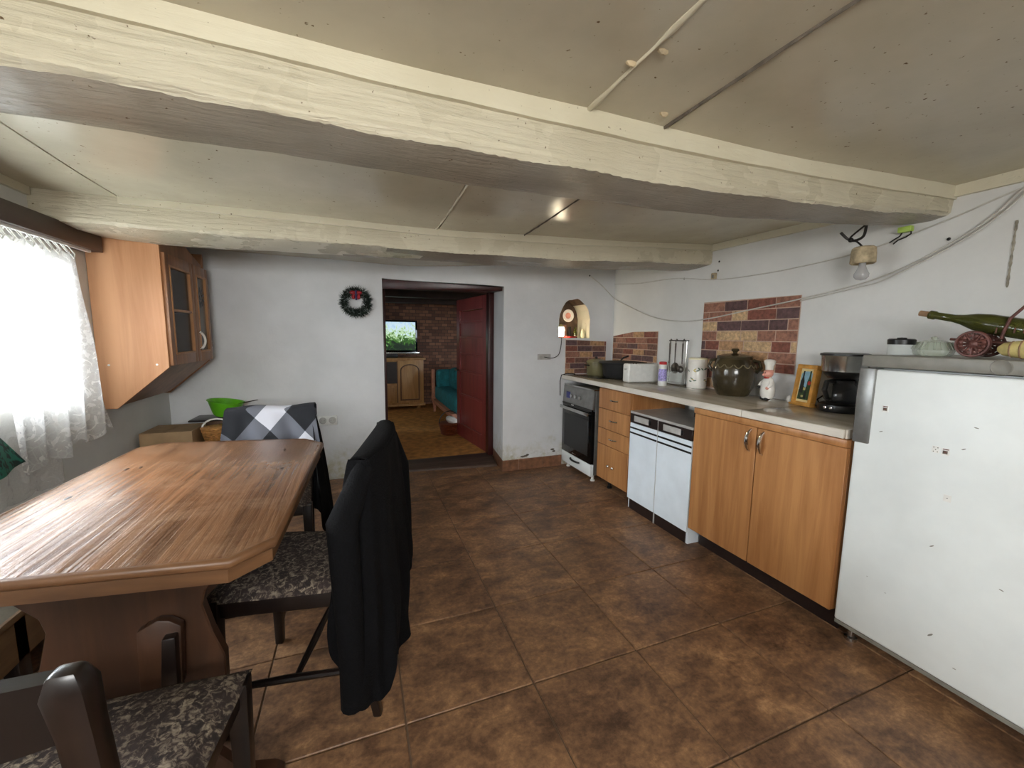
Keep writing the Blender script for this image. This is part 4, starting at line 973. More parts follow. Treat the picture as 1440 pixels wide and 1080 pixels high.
for k in (-.09, -.065): MB().lathe([(.006, 0), (.006, .006), (.001, .007)], MZ @ Vector((k, -.03, WZ+.149)), 8).build('button', 'soot', ts)
sa = thing('salt_tub', 'slim white tub with red lid and purple print beside the toaster', 'tub', (2.115, 2.38, WZ))
MB().lathe([(.001, 0), (.030, 0), (.032, .006), (.028, .10), (.026, .158)], (2.115, 2.385, WZ), 20).build('tub', 'white_plastic', sa)
MB().lathe([(.027, 0), (.027, .018), (.02, .021), (.001, .021)], (2.115, 2.385, WZ+.158), 20).build('lid', 'red', sa)
m = MB()
rg = []
for z in (.035, .125):
    rg.append([Vector((2.115, 2.385, WZ+z))+Vector((math.cos(a), math.sin(a), 0))*(.0315-.03*(z-.01)) for a in [math.radians(-220+i*15) for i in range(13)]])
m.rings(rg, caps=False, closed=False).build('printed_label', 'purple_label', sa)
# utensil rack with hanging tools
rk = thing('utensil_rack', 'chrome wire rack for kitchen tools against the wall', 'rack', (2.29, 2.42, WZ))
y0, y1, xr = 2.325, 2.515, 2.285
for y in (y0+.012, y1-.012): MB().tube([(xr, y, WZ+.012), (xr, y, WZ+.335)], .0035).build('post', 'chrome', rk)
MB().tube([(xr, y0-.005, WZ+.335), (xr, y1+.005, WZ+.335)], .004).build('hook_bar', 'black', rk)
MB().box((xr-.05, y0-.005, WZ), (xr+.045, y1+.005, WZ+.012)).build('base_tray', 'steel', rk, bevel=.003)
MB().box((xr-.044, y0, WZ+.013), (xr-.04, y1, WZ+.10)).build('drip_guard', 'clear_glass', rk, smooth=0)
def tool(label, nm, y, head):
    e = thing(nm, label, 'utensil', (xr-.012, y, WZ+.1), 0, 'steel tools on the utensil rack')
    MB().tube([(xr, y, WZ+.337), (xr-.010, y, WZ+.347), (xr-.018, y, WZ+.335), (xr-.016, y, WZ+.31)], .003, 6).build('hook', 'dark_steel', e)
    m = MB()
    m.hexa([(xr-.019, y-.004, WZ+.16), (xr-.016, y-.004, WZ+.16), (xr-.016, y+.004, WZ+.16), (xr-.019, y+.004, WZ+.16)], [(xr-.019, y-.009, WZ+.315), (xr-.016, y-.009, WZ+.315), (xr-.016, y+.009, WZ+.315), (xr-.019, y+.009, WZ+.315)])
    m.build('shaft', 'dark_steel', e, bevel=.001, seg=1); head(e, y)
def skim(e, y):
    o = MB().lathe([(.001, 0), (.030, .004), (.042, .012), (.043, .014), (.030, .008), (.001, .004)], (xr-.026, y, WZ+.125), 22, Matrix.Rotation(math.radians(90), 3, 'Y')).build('head', 'dark_steel', e)
    for k in range(9):
        a = k*2*math.pi/8; r = .022 if k < 8 else 0
        MB().lathe([(.003, 0), (.003, .002), (.001, .002)], (xr-.0300, y+r*math.cos(a), WZ+.125+r*math.sin(a)), 6, RXm).build('hole', 'black', e)
def ladle(e, y): MB().ball((xr-.030, y, WZ+.12), .028, 18, 8, (.62, 1, 1)).build('head', 'dark_steel', e)
def whisk(e, y):
    m = MB()
    for s in (-1, 1): m.tube([(xr-.018, y, WZ+.19), (xr-.018, y+s*.012, WZ+.13), (xr-.018, y+s*.016, WZ+.09)], .003, 6)
    m.build('head', 'dark_steel', e)
tool('steel tongs hanging by the red-lidded tub', 'tongs', 2.492, whisk)
tool('steel skimmer with holes hanging on the rack', 'skimmer', 2.432, skim)
tool('steel ladle hanging beside the canister', 'ladle', 2.358, ladle)
cn = thing('canister', 'cream cylindrical canister printed with leaf sprigs', 'canister', (2.272, 2.215, WZ))
cc = Vector((2.275, 2.215, WZ))
MB().lathe([(.001, 0), (.064, 0), (.066, .006), (.064, .20), (.061, .204)], cc, 28).build('body', 'white_ceramic', cn)
MB().lathe([(.063, .204), (.063, .212), (.05, .216), (.001, .216)], cc, 28).build('lid', 'cream_lid', cn)
for k in range(16):
    a = math.radians(R_.uniform(150, 300)); z = R_.choice((.05, .06, .13, .145, .16))+R_.uniform(-.012, .012)
    c = cc+Vector((math.cos(a)*.0652, math.sin(a)*.0652, z)); M = Matrix.Rotation(a, 3, 'Z') @ Matrix.Rotation(R_.uniform(-1, 1), 3, 'X')
    MB().ball(c, .010, 8, 5, (.12, 1.2, .45), M).build('printed_leaf', 'sage' if k % 4 else 'yellow_straw', cn)
jr = thing('stoneware_jar', 'big brown glazed lidded jar with wavy pale band', 'jar', (2.213, 1.86, WZ))
jc = Vector((2.213, 1.862, WZ))
MB().lathe([(.001, 0), (.088, 0), (.095, .012), (.114, .055), (.124, .11), (.123, .165), (.112, .205), (.099, .226), (.101, .236), (.092, .239), (.001, .239)], jc, 34).build('body', 'glazed_jar', jr)
jl = MB().lathe([(.102, .237), (.099, .247), (.06, .257), (.018, .263), (.001, .264)], jc, 34).build('lid', 'glazed_jar', jr)
MB().lathe([(.014, .26), (.012, .27), (.024, .282), (.018, .292), (.001, .294)], jc, 16).build('lid_knob', 'glazed_jar', jl)
wv = MB()
for k in range(14):
    a = 2*math.pi*k/14; pts = []
    for t in range(7):
        b = a+(t/6-.5)*.40; z = .196-.020*math.sin(math.pi*t/6); r = interp(z, [(.165, .123), (.205, .112)])+.0
        pts.append(jc+Vector((math.cos(b)*r, math.sin(b)*r, z)))
    wv.tube(pts, .003, 6)
wv.build('wavy_band', 'jar_slip', jr)
for s in (-1, 1):
    M = Matrix.Rotation(math.radians(-58), 3, 'Z')
    MB().tube([jc+M @ Vector((s*.100, 0, .222)), jc+M @ Vector((s*.134, 0, .213)), jc+M @ Vector((s*.146, 0, .178)), jc+M @ Vector((s*.122, 0, .145))], .010).build('handle', 'glazed_jar', jr)
# pig-like chef figurine
cf = thing('chef_figurine', 'small ceramic chef figurine with tall white hat', 'figurine', (2.21, 1.625, WZ)); fc = Vector((2.212, 1.628, WZ)); FZ = Matrix.Rotation(math.radians(-20), 3, 'Z')
def fb(nm, mat, parts, par=None):
    m = MB()
    for (p, r, sc) in parts: m.ball(fc+FZ @ Vector(p), r, 14, 8, sc, FZ)
    return m.build(nm, mat, par or cf)
fb('shoe', 'black', [((-.012, .018, .010), .013, (1.35, .85, .8))]); fb('shoe', 'black', [((-.012, -.018, .010), .013, (1.35, .85, .8))])
m = MB(); m.lathe([(.030, .012), (.040, .03), (.042, .06), (.036, .10), (.026, .125), (.012, .138)], fc, 18, FZ, .85, 1.05); m.build('body', 'white_ceramic', cf)
for s in (-1, 1):
    a = MB(); a.tube([fc+FZ @ Vector((0, s*.026, .118)), fc+FZ @ Vector((-.012, s*.044, .095)), fc+FZ @ Vector((-.026, s*.040, .078))], [.010, .011, .008]); a.build('arm', 'white_ceramic', cf)
    fb('hand', 'black' if s > 0 else 'pink', [((-.029, s*.038, .075), .009, (1, 1, 1))])
hd = fb('head', 'pink', [((-.004, 0, .156), .027, (.95, 1.05, .95))])
fb('snout', 'pink', [((-.030, 0, .150), .010, (.7, 1.1, .85))], hd)
for s in (-1, 1): fb('ear', 'pink', [((.0, s*.028, .168), .009, (.5, 1, 1.1))], hd); fb('eye', 'black', [((-.0275, s*.010, .162), .003, (.6, 1, 1))], hd)
m = MB(); m.lathe([(.020, .178), (.021, .20), (.028, .215), (.031, .228), (.022, .236), (.001, .238)], fc, 16, FZ); m.build('hat', 'white_ceramic', cf)
fb('scarf', 'paint_red', [((-.010, 0, .131), .018, (.9, 1.1, .3))])
tag(MB().hexa([(2.325, 1.50, WZ), (2.34, 1.50, WZ), (2.34, 1.73, WZ), (2.325, 1.73, WZ)], [(2.332, 1.50, 1.024), (2.344, 1.50, 1.024), (2.344, 1.73, 1.024), (2.332, 1.73, 1.024)]).build('marble_tile', 'marble', None, bevel=.001, seg=1), 'pale grey marbled tile leaning on the wall behind the chef figurine', 'tile')
tag(MB().lathe([(.001, 0), (.012, 0), (.017, .012), (.015, .028), (.006, .037), (.001, .038)], (2.285, 1.545, WZ), 16).build('egg_cup', 'white_ceramic', None), 'tiny white egg-shaped pot beside the picture frame', 'pot')
# picture frame with still life, leaning back, facing the room
pf = thing('picture_frame', 'small honey wood picture frame with painted wine bottles standing on the worktop', 'picture', (2.23, 1.44, WZ))
MF = Matrix.Translation((2.212, 1.442, WZ)) @ Matrix.Rotation(math.radians(-14), 4, 'Z') @ Matrix.Rotation(math.radians(7), 4, 'Y')
def F(a, b): return MB().box(a, b, MF)
w, h = .062, .222
for a, b in (((0, -w, 0), (.034, w, .022)), ((0, -w, h-.022), (.034, w, h)), ((0, -w, .022), (.034, -w+.020, h-.022)), ((0, w-.020, .022), (.034, w, h-.022))): F(a, b).build('frame_bar', 'frame_wood', pf, bevel=.003)
F((-.006, -w-.006, 0), (.036, w+.006, .010)).build('foot_ledge', 'frame_wood', pf, bevel=.002)
pic = F((.012, -w+.018, .02), (.020, w-.018, h-.02)).build('picture', 'paint_cream', pf, smooth=0)
n = 10; arc = [(.037*math.cos(math.pi*k/n), .165+.022*math.sin(math.pi*k/n)) for k in range(n+1)]+[(-.037, .034), (.037, .034)]
def flat(poly, d, mat, nm):
    k = len(poly); o = MB().add([MF @ Vector((d, y, z)) for y, z in poly]+[MF @ Vector((.0125, y, z)) for y, z in poly], [tuple(range(k)), tuple(range(k, 2*k))[::-1]]+[(i, (i+1) % k, k+(i+1) % k, k+i) for i in range(k)]); return o.build(nm, mat, pic, smooth=0)
flat(arc, .0114, 'paint_blue', 'painted_sky')
def bottle(y, z0, s): return [(y-.010*s, z0), (y+.010*s, z0), (y+.010*s, z0+.055*s), (y+.004*s, z0+.075*s), (y+.0035*s, z0+.105*s), (y-.0035*s, z0+.105*s), (y-.004*s, z0+.075*s), (y-.010*s, z0+.055*s)]
flat([(-.037, .034), (.037, .034), (.037, .085), (.008, .105), (-.012, .095), (-.037, .125)], .0108, 'paint_green', 'painted_table')
flat(bottle(.021, .070, 1.12), .0102, 'paint_dark', 'painted_bottle'); flat(bottle(-.020, .066, 1.18), .0102, 'paint_green', 'painted_bottle'); flat(bottle(-.008, .040, .62), .0096, 'paint_dark', 'painted_bottle')
flat([(-.022+.010*math.cos(k*math.pi/5), .125+.011*math.sin(k*math.pi/5)) for k in range(10)], .0096, 'paint_red', 'painted_fruit'); flat([(-.006, .085), (.008, .085), (.008, .10), (-.006, .10)], .0096, 'yellow_straw', 'painted_label'); flat([(.008+.008*math.cos(k*math.pi/5), .052+.006*math.sin(k*math.pi/5)) for k in range(10)], .0096, 'yellow_straw', 'painted_fruit')
# coffee maker
cm = thing('coffee_maker', 'black filter coffee maker with steel filter basket beside the fridge', 'coffee maker', (2.26, 1.255, WZ)); k0 = Vector((2.235, 1.262, WZ))
MB().lathe([(.001, 0), (.088, 0), (.092, .012), (.090, .034), (.075, .042), (.001, .042)], k0, 30, None, .95, 1).build('base', 'black', cm)
MB().box((2.262, 1.20, WZ+.03), (2.335, 1.325, WZ+.285)).build('water_tank', 'black', cm, bevel=.012, seg=3)
MB().lathe([(.070, .185), (.078, .195), (.088, .200), (.094, .275), (.096, .278)], k0, 32, None, .98, 1).build('filter_basket', 'steel', cm)
MB().lathe([(.060, .165), (.078, .186), (.080, .2), (.001, .2)], k0, 26).build('drip_cone', 'black', cm)
MB().lathe([(.099, .277), (.099, .286), (.085, .290), (.001, .291)], k0, 32, None, .98, 1).build('lid', 'black', cm)
cr = MB().lathe([(.055, .044), (.070, .06), (.072, .09), (.058, .13), (.048, .145)], k0, 26).build('carafe', 'smoke_glass', cm)
MB().lathe([(.050, .143), (.052, .155), (.03, .162), (.001, .162)], k0, 22).build('carafe_lid', 'black', cr)
d_ = Vector((-.80, .10, 0)).normalized()
MB().tube([k0+d_*.048+Vector((0, 0, .15)), k0+d_*.098+Vector((0, 0, .148)), k0+d_*.108+Vector((0, 0, .11)), k0+d_*.085+Vector((0, 0, .068)), k0+d_*.070+Vector((0, 0, .065))], [.010, .012, .012, .010, .008], 10).build('carafe_handle', 'black', cr)
for s in (-.012, .014): MB().lathe([(.008, 0), (.007, .004), (.001, .005)], k0+Vector((-.088, s, .022)), 12, RXm).build('switch', 'chrome', cm)
tag(MB().tube([(2.30, 1.33, WZ+.02), (2.31, 1.365, WZ+.006), (2.325, 1.41, WZ+.006), (2.335, 1.43, WZ+.03), (2.342, 1.40, WZ+.06)], .004).build('power_cable', 'cable_black', None), 'black power cable lying behind the picture frame and coffee maker', 'cable')
# cable and plug draped over the worktop end by the oven
tag(MB().tube([(1.92, 3.345, .884), (1.84, 3.350, .888), (1.782, 3.352, .875), (1.770, 3.354, .82), (1.772, 3.354, .74), (1.774, 3.354, .68)], .0045).build('lighter_cord', 'cable_black', None), 'black cord hanging over the worktop edge beside the oven', 'cord')
# ================================================================== FRIDGE TOP
TZ = 1.1765
gj = thing('lidded_jar', 'low clear plastic jar with black lid on the fridge', 'jar', (1.93, .905, TZ)); c = Vector((1.93, .905, TZ))
MB().lathe([(.001, 0), (.036, 0), (.038, .004), (.038, .042), (.001, .042)], c, 24).build('body', 'clear_glass', gj)
MB().lathe([(.040, .040), (.041, .058), (.036, .062), (.001, .062)], c, 24).build('lid', 'black', gj); MB().lathe([(.015, .061), (.014, .066), (.001, .067)], c, 14).build('lid_knob', 'black', gj)
gd = thing('glass_dish', 'pressed glass oval dish with lid on the fridge', 'dish', (1.98, .80, TZ)); c = Vector((1.985, .835, TZ))
MB().lathe([(.001, 0), (.040, 0), (.044, .006), (.048, .02), (.046, .024)], c, 26, None, .8, 1.25).build('base', 'dish_glass', gd)
MB().lathe([(.048, .024), (.046, .03), (.036, .05), (.018, .058), (.001, .06)], c, 26, None, .8, 1.25).build('cover', 'dish_glass', gd)
fl_ = MB()
for k in range(20):
    a = 2*math.pi*k/20; fl_.tube([c+Vector((.8*.049*math.cos(a), 1.25*.049*math.sin(a), .024)), c+Vector((.8*.038*math.cos(a), 1.25*.038*math.sin(a), .05))], .003, 6)
fl_.build('flutes', 'dish_glass', gd); MB().lathe([(.008, .058), (.011, .068), (.001, .072)], c, 12).build('finial', 'dish_glass', gd)
# cannon-shaped bottle holder
bh = thing('bottle_holder', 'rusty brown cannon-shaped bottle holder with ornate wheels on the fridge', 'bottle holder', (1.97, .70, TZ))
for x, nm in ((1.932, 'wheel'), (2.03, 'wheel')):
    c = Vector((x, .716, TZ+.046)); w_ = MB(); ry = Matrix.Rotation(math.radians(90), 3, 'Y')
    rs = []
    for k in range(28):
        a = 2*math.pi*k/28; u = Vector((0, math.cos(a), math.sin(a))); rs.append([c+u*(.040+.005*math.cos(b*math.pi/3))+Vector((.007*math.sin(b*math.pi/3), 0, 0)) for b in range(6)])
    w_.rings(rs+[rs[0]], caps=False); wo = w_.build('wheel', 'rust_brown', bh)
    sp = MB()
    for k in range(12):
        a = 2*math.pi*k/12; u = Vector((0, math.cos(a), math.sin(a))); sp.tube([c+u*.010, c+u*.025, c+u*.038], [.003, .005, .0035], 6)
    sp.build('spokes', 'rust_brown', wo)
    MB().lathe([(.001, -.008), (.014, -.006), (.016, 0), (.010, .006), (.004, .009), (.001, .010)], c, 16, RXm).build('hub', 'rust_brown', wo)
    pt_ = MB()
    for k in range(12):
        a = 2*math.pi*(k+.5)/12; pt_.ball(c+Vector((-.003, math.cos(a)*.028, math.sin(a)*.028)), .0065, 8, 5, (.5, 1, 1))
    pt_.build('rosettes', 'rust_brown', wo)
MB().tube([(1.932, .716, TZ+.046), (2.03, .716, TZ+.046)], .005).build('axle', 'rust_brown', bh)
for x in (1.952, 2.012): MB().tube([(x, .78, TZ+.062), (x, .70, TZ+.055), (x, .60, TZ+.045), (x, .52, TZ+.010)], .0045).build('side_bar', 'rust_brown', bh)
MB().tube([(1.952, .52, TZ+.006), (2.012, .52, TZ+.006)], .006).build('tail_bar', 'rust_brown', bh)
MB().tube([(1.952, .66, TZ+.064), (1.95, .655, TZ+.09), (1.95, .645, TZ+.13), (1.952, .618, TZ+.168), (1.955, .58, TZ+.182), (1.96, .54, TZ+.15), (1.96, .53, TZ+.06)], .0045).build('carry_handle', 'rust_brown', bh)
net = MB()
for k in range(7):
    y = .672-.02*k; net.tube([(1.982+.036*math.cos(a), y, TZ+.082-.0+.034*math.sin(a)) for a in [math.pi*i/8 for i in range(9)]], .0022, 5)
net.build('wire_cage', 'rust_brown', bh)
# bottle
wb_ = thing('wine_bottle', 'green wine bottle with cork lying in the cannon holder', 'bottle', (1.982, .7, TZ))
A, Bv = Vector((1.982, .858, TZ+.152)), Vector((1.982, .555, TZ+.078)); ax = (Bv-A).normalized(); L = (Bv-A).length
zx = ax; xx = zx.cross(Vector((0, 0, 1))).normalized(); yy = zx.cross(xx); MBo = Matrix((xx, yy, zx)).transposed()
MB().lathe([(.0125, 0), (.0155, .002), (.0155, .018), (.0125, .022), (.0135, .07), (.018, .095), (.028, .125), (.0325, .16), (.0325, L), (.001, L+.004)], A, 26, MBo).build('glass', 'green_bottle', wb_)
MB().lathe([(.010, -.028), (.0105, -.026), (.0105, .005), (.001, .006)], A, 14, MBo).build('cork', 'cork', wb_)
# straw covered flask beyond the holder
sf = thing('straw_flask', 'yellowish straw-wrapped flask lying under the bottle on the fridge', 'flask', (1.90, .56, TZ))
A = Vector((1.885, .640, TZ+.032)); MX = Matrix.Rotation(math.radians(90), 3, 'X')
pr = [(.008, 0), (.020, .012), (.028, .05), (.031, .10), (.028, .15), (.012, .17), (.001, .172)]
MB().lathe(pr, A, 18, MX).build('body', 'yellow_straw', sf)
for k in range(6): MB().lathe([(interp(.03+.022*k, [(0, .008), (.012, .020), (.05, .028), (.1, .031), (.15, .028), (.2, .01)])+.0005, -.002), (interp(.03+.022*k, [(0, .008), (.012, .020), (.05, .028), (.1, .031), (.15, .028), (.2, .01)])+.002, 0), (interp(.03+.022*k, [(0, .008), (.012, .020), (.05, .028), (.1, .031), (.15, .028), (.2, .01)])+.0005, .002)], A+Vector((0, -(.03+.022*k), 0)), 18, MX).build('band', 'cork', sf)
# ================================================================== WALL WIRES AND LAMP
def cable(nm, label, pts, r, mat='cable_grey'):
    n = len(pts)-1; q = [path(pts, k/(n*6)) for k in range(n*6+1)]; o = MB().tube(q, r, 6).build(nm, mat, None); return tag(o, label, 'cable')
x = 2.339
cable('wall_cable', 'grey cable running high along the right wall to the bulb holder', [(x, 3.36, 1.745), (x, 3.0, 1.71), (x, 2.55, 1.696), (x, 2.18, 1.640), (x, 1.9, 1.63), (x, 1.614, 1.638), (x, 1.29, 1.668), (x, 1.0, 1.738), (x, .80, 1.802), (x, .6, 1.84)], .0035)
x2 = 2.332
cable('wall_cable', 'grey cable sagging across the brick panel on the right wall', [(2.062, 3.360, 1.806), (2.20, 3.357, 1.72), (2.325, 3.34, 1.61), (x2, 3.173, 1.539), (x2, 2.775, 1.405), (x2, 2.452, 1.362), (x2, 2.185, 1.374), (x2, 1.85, 1.42), (x2, 1.562, 1.460), (x2, 1.203, 1.530), (x2, .968, 1.640), (x2, .856, 1.722), (x2, .785, 1.80), (x2, .7, 1.82)], .0042)
cable('wall_cable', 'thin lower cable twin of the sagging wall cable above the fridge', [(x2, 1.57, 1.447), (x2, 1.3, 1.492), (x2, 1.18, 1.520), (x2, .97, 1.625), (x2, .85, 1.71), (x2, .775, 1.79)], .003)
cable('lamp_flex', 'black flex from niche lamp to the small blackened socket', [(1.60, 3.352, 1.045), (1.68, 3.352, 1.036), (1.74, 3.352, 1.06), (1.765, 3.354, 1.12), (1.775, 3.356, 1.20), (1.776, 3.362, 1.224)], .0035, 'cable_black')
nk = thing('junction_box', 'broken yellowed junction box stub on the right wall', 'junction box', (2.34, 2.18, 1.65))
MB().box((2.322, 2.165, 1.645), (2.346, 2.195, 1.685)).build('box', 'plaster_lump', nk, bevel=.003); MB().box((2.318, 2.172, 1.65), (2.323, 2.183, 1.67)).build('terminal', 'grey_metal', nk, smooth=0)
for i, (y, z) in enumerate(((2.155, 1.76), (2.16, 1.70), (2.47, 1.685), (.985, 1.66))):
    tag(MB().ball((2.346, y, z), .007, 8, 5, (.5, 1, 1)).build('wall_plug', 'black', None), ['black wall plug hole beneath the beam end', 'black wall plug hole just above the junction box', 'black wall plug hole on the high cable', 'black wall plug hole above the lying bottle'][i], 'wall plug')
bl = thing('bulb_holder', 'bare bulb in a lumpy plaster holder hanging from the big beam', 'lamp', (2.20, 1.21, 1.51)); c = Vector((2.20, 1.212, 0))
MB().lathe([(.001, 1.660), (.036, 1.660), (.044, 1.654), (.047, 1.630), (.048, 1.588), (.042, 1.583), (.038, 1.592), (.001, 1.596)], c, 24).build('holder', 'plaster_lump', bl)
MB().lathe([(.013, 1.594), (.014, 1.572), (.020, 1.556), (.0285, 1.538), (.0275, 1.524), (.018, 1.513), (.001, 1.509)], c, 22).build('bulb', 'bulb_glass', bl)
MB().tube([path([(2.20, 1.215, 1.657), (2.20, 1.245, 1.690), (2.20, 1.265, 1.698), (2.195, 1.27, 1.715), (2.17, 1.20, 1.752)], k/24) for k in range(25)], .004).build('flex', 'cable_black', bl)
MB().tube([path([(2.17, 1.30, 1.74), (2.195, 1.285, 1.712), (2.20, 1.262, 1.698), (2.20, 1.235, 1.700), (2.20, 1.218, 1.715), (2.185, 1.205, 1.752)], k/24) for k in range(25)], .006).build('flex_loop', 'cable_black', bl)
MB().ball((2.198, 1.27, 1.702), .011, 10, 6).build('taped_joint', 'black', bl)
gt = thing('cable_bundle', 'lime green taped cable joint under the big beam end', 'cable joint', (2.31, 1.1, 1.70))
MB().box((2.30, 1.095, 1.715), (2.325, 1.145, 1.740), None).build('tape', 'lime_tape', gt, bevel=.004)
MB().tube([(2.312, 1.10, 1.718), (2.315, 1.10, 1.705), (2.32, 1.12, 1.695), (2.325, 1.15, 1.688), (2.334, 1.17, 1.676)], .003, 6).build('wire_end', 'cable_black', gt)
MB().tube([(2.312, 1.13, 1.718), (2.316, 1.14, 1.703), (2.322, 1.165, 1.692), (2.334, 1.185, 1.685)], .003, 6).build('wire_end', 'cable_black', gt)
# flaked strip in the plaster above the fridge
def scar(u, v): z = lerp(1.69, 1.44, v); return (2.3455, .799+(u-.5)*.006*(1+.3*math.sin(61*v)+.3*math.sin(23*v)), z)
o = MB().shell(scar, 3, 30, lambda u, v: (.004, 0, 0)).build('plaster_scar', 'scar_grey', wr); o['label'] = 'grey vertical scar in the plaster'
tag(MB().ball((2.061, 3.364, 1.808), .008, 8, 5).build('wall_hook', 'black', None), 'black hook holding the sagging cable on the back wall', 'hook')
# ================================================================== NICHE
lp = thing('lantern', 'small glowing glass lantern at the left of the wall niche', 'lamp', (1.785, 3.40, NZ)); c = Vector((1.790, 3.405, NZ+.001))
MB().lathe([(.030, 0), (.030, .008), (.022, .012), (.001, .012)], c, 16).build('base', 'rust_brown', lp)
MB().lathe([(.024, .012), (.033, .03), (.034, .085), (.022, .105), (.001, .106)], c, 18).build('glowing_glass', 'lamp_glow', lp)
MB().lathe([(.036, .100), (.020, .118), (.008, .128), (.001, .130)], c, 16).build('roof', 'yellow_straw', lp)
pl_ = thing('wall_plate', 'small white decorated plate hung in the niche', 'plate', (1.94, 3.57, 1.37))
MB().lathe([(.001, .004), (.03, .004), (.036, .008), (.060, .014), (.062, .012), (.035, .002), (.001, 0)], (1.945, 3.56, 1.44), 26, Matrix.Rotation(math.radians(90), 3, 'X')).build('plate', 'white_ceramic', pl_)
MB().lathe([(.001, .0075), (.024, .0075), (.028, .0105), (.030, .006)], (1.945, 3.559, 1.44), 22, Matrix.Rotation(math.radians(90), 3, 'X')).build('painted_ring', 'pink', pl_)
tag(MB().lathe([(.001, 0), (.05, 0), (.066, .012), (.068, .016), (.05, .006), (.001, .006)], (1.905, 3.43, NZ+.001), 24).build('red_saucer', 'red', None), 'red saucer lying on the niche sill', 'saucer')
tag(MB().lathe([(.001, 0), (.018, 0), (.020, .05), (.012, .075), (.009, .105), (.001, .106)], (2.0, 3.50, NZ+.001), 14).build('small_bottle', 'green_bottle', None), 'small dark bottle in the niche behind the red saucer', 'bottle')
tag(MB().lathe([(.001, 0), (.016, 0), (.016, .06), (.010, .075), (.010, .085), (.001, .086)], (2.045, 3.44, NZ+.001), 14).build('spice_bottle', 'cream_lid', None), 'small cream bottle in the niche against its right cheek', 'bottle')
tag(MB().box((1.80, 3.55, NZ+.001), (1.93, 3.59, NZ+.13)).build('wooden_icon', 'brick_brown', None, bevel=.003), 'brown patterned wooden block leaning at the niche back', 'block')
tag(MB().box((1.955, 3.54, NZ+.001), (1.975, 3.57, NZ+.11)).build('candle', 'black_matte', None, bevel=.004), 'thin black candle standing in the niche', 'candle')
# ================================================================== NEXT ROOM
Yc = 6.72
sb = thing('sideboard', 'oak sideboard with arched panel door below the television', 'sideboard', (.4, 6.9, .018))
MB().box((-.55, Yc, .10), (1.0, 7.14, .83)).build('body', 'oak', sb, bevel=.004)
MB().box((-.58, Yc-.03, .83), (1.035, 7.15, .865)).build('top', 'oak', sb, bevel=.008)
MB().box((-.57, Yc-.02, .07), (1.02, 7.15, .10)).build('base_moulding', 'oak', sb, bevel=.006)
for x in (-.48, .92): MB().lathe([(.03, .018), (.042, .045), (.03, .072)], (x, Yc+.05, 0), 14).build('foot', 'oak', sb); MB().lathe([(.03, .018), (.042, .045), (.03, .072)], (x, 7.08, 0), 14).build('foot', 'oak', sb)
dd = MB().box((.585, Yc-.018, .13), (.965, Yc, .81)).build('door', 'oak', sb, bevel=.004)
go_ = [(.62, .165), (.93, .165), (.93, .66)]+[(.775+.155*math.cos(math.pi*k/10), .66+.105*math.sin(math.pi*k/10)) for k in range(1, 10)]+[(.62, .66)]
MB().prism(go_, 'y', Yc-.0195, Yc-.016).build('panel_groove_shade', 'oak_groove_shade', dd, smooth=0)  # dark ring painted as the groove's shade, no groove is cut
MB().box((.570, Yc-.004, .13), (.585, Yc-.001, .81)).build('gap', 'oak_groove_shade', sb, smooth=0)
an = [(.64, .19), (.91, .19), (.91, .66)]+[(.775+.135*math.cos(math.pi*k/10), .66+.085*math.sin(math.pi*k/10)) for k in range(1, 10)]+[(.64, .66)]
MB().prism(an, 'y', Yc-.030, Yc-.016).build('arched_panel', 'oak', dd, bevel=.008)
d2 = MB().box((.20, Yc-.018, .13), (.570, Yc, .42)).build('door', 'oak', sb, bevel=.004); MB().box((.25, Yc-.030, .17), (.52, Yc-.016, .38)).build('raised_panel', 'oak', d2, bevel=.008)
MB().box((.20, Yc-.002, .45), (.570, Yc+.0, .80)).build('shelf_shade', 'brown_black', sb, smooth=0)  # dark sheet for the shade inside a shelf opening, the body is solid
tv = thing('television', 'flat television switched on, standing on the oak sideboard', 'television', (.45, 6.9, .866))
MB().box((-.03, 6.86, .955), (.925, 6.91, 1.475)).build('case', 'black_gloss', tv, bevel=.006)
sc = MB().box((.0, 6.857, .985), (.895, 6.862, 1.445)).build('screen', 'tv_picture', tv, smooth=0); sc['label'] = 'lit screen showing green leaves against pale sky'
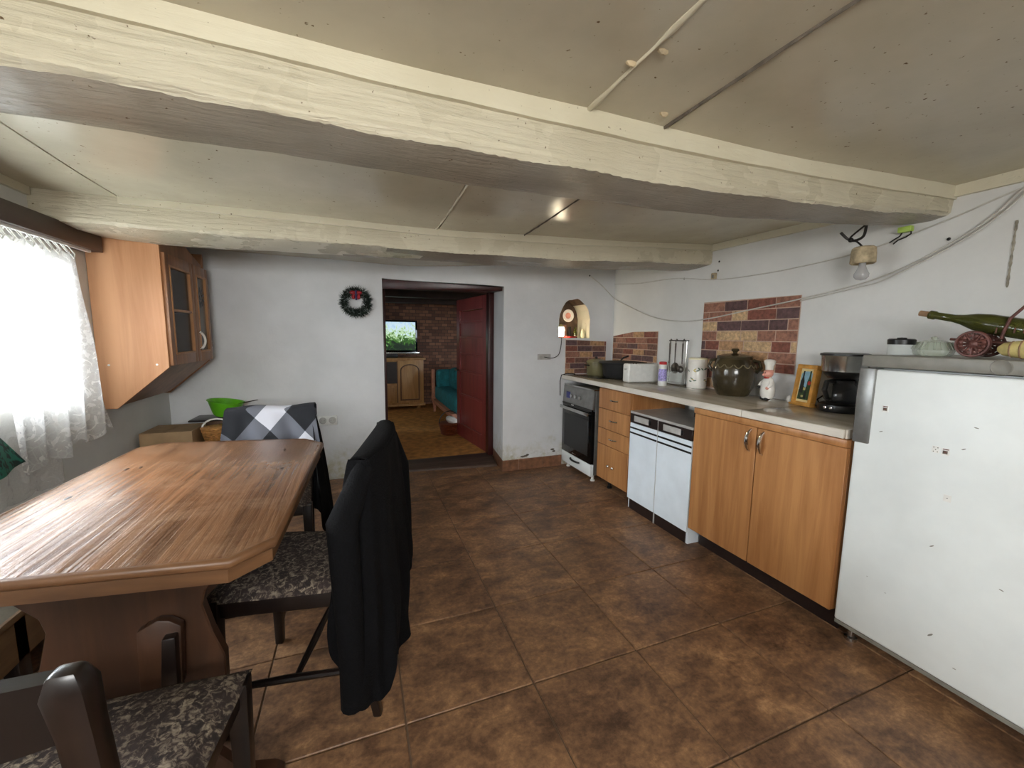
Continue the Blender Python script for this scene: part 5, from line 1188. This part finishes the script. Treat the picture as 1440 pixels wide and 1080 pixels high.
MB().box((-.05, 6.83, .925), (.95, 6.92, .955)).build('lower_bezel', 'steel', tv, bevel=.004); MB().box((.30, 6.80, .866), (.60, 7.0, .925)).build('stand', 'black', tv, bevel=.004)
so = thing('sofa', 'teal upholstered sofa with pinkish wooden frame in the next room', 'sofa', (1.5, 5.8, .018))
MB().box((1.12, 5.0, .22), (1.80, 6.42, .44)).build('seat', 'sofa_teal', so, bevel=.05, seg=3)
MB().box((1.14, 6.22, .40), (1.80, 6.42, .70)).build('arm', 'sofa_teal', so, bevel=.05, seg=3)
MB().box((1.62, 5.0, .40), (1.86, 6.30, .86)).build('backrest', 'sofa_teal', so, bevel=.06, seg=3)
MB().box((1.30, 5.75, .42), (1.66, 6.22, .74)).build('cushion', 'sofa_teal', so, bevel=.08, seg=3)
MB().box((1.085, 5.0, .17), (1.80, 6.43, .23)).build('frame_rail', 'sofa_wood', so, bevel=.01)
MB().prism([(6.33, .20), (6.43, .20), (6.45, .62), (6.42, .70), (6.35, .70), (6.34, .6)], 'x', 1.075, 1.125).build('arm_front', 'sofa_wood', so, bevel=.012)
for x in (1.10, 1.74):
    for y in (5.05, 6.37): MB().hexa([(x, y, .018), (x+.03, y, .018), (x+.03, y+.03, .018), (x, y+.03, .018)], [(x-.01, y-.01, .18), (x+.045, y-.01, .18), (x+.045, y+.045, .18), (x-.01, y+.045, .18)]).build('leg', 'sofa_wood', so)
bk = thing('floor_basket', 'round brown basket with white cloth on the carpet by the red door', 'basket', (1.06, 4.98, .018)); m = MB(); c = Vector((1.03, 4.84, .018))
for k in range(10): m.lathe([(.095+.0035*k, 0), (.106+.0035*k, .008), (.095+.0035*k, .015)], c+Vector((0, 0, .0145*k)), 24)
m.build('weave', 'basket_brown', bk)
MB().tube([c+Vector((.13*math.cos(math.pi*k/10), 0, .14+.15*math.sin(math.pi*k/10))) for k in range(11)], .006).build('handle', 'black', bk)
tag(MB().ball(c+Vector((.03, 0, .17)), .085, 16, 8, (1, .9, .55), Matrix.Rotation(.5, 3, 'Y')).build('white_cloth', 'white_plastic', None), 'white rolled cloth lying in the brown basket', 'cloth')
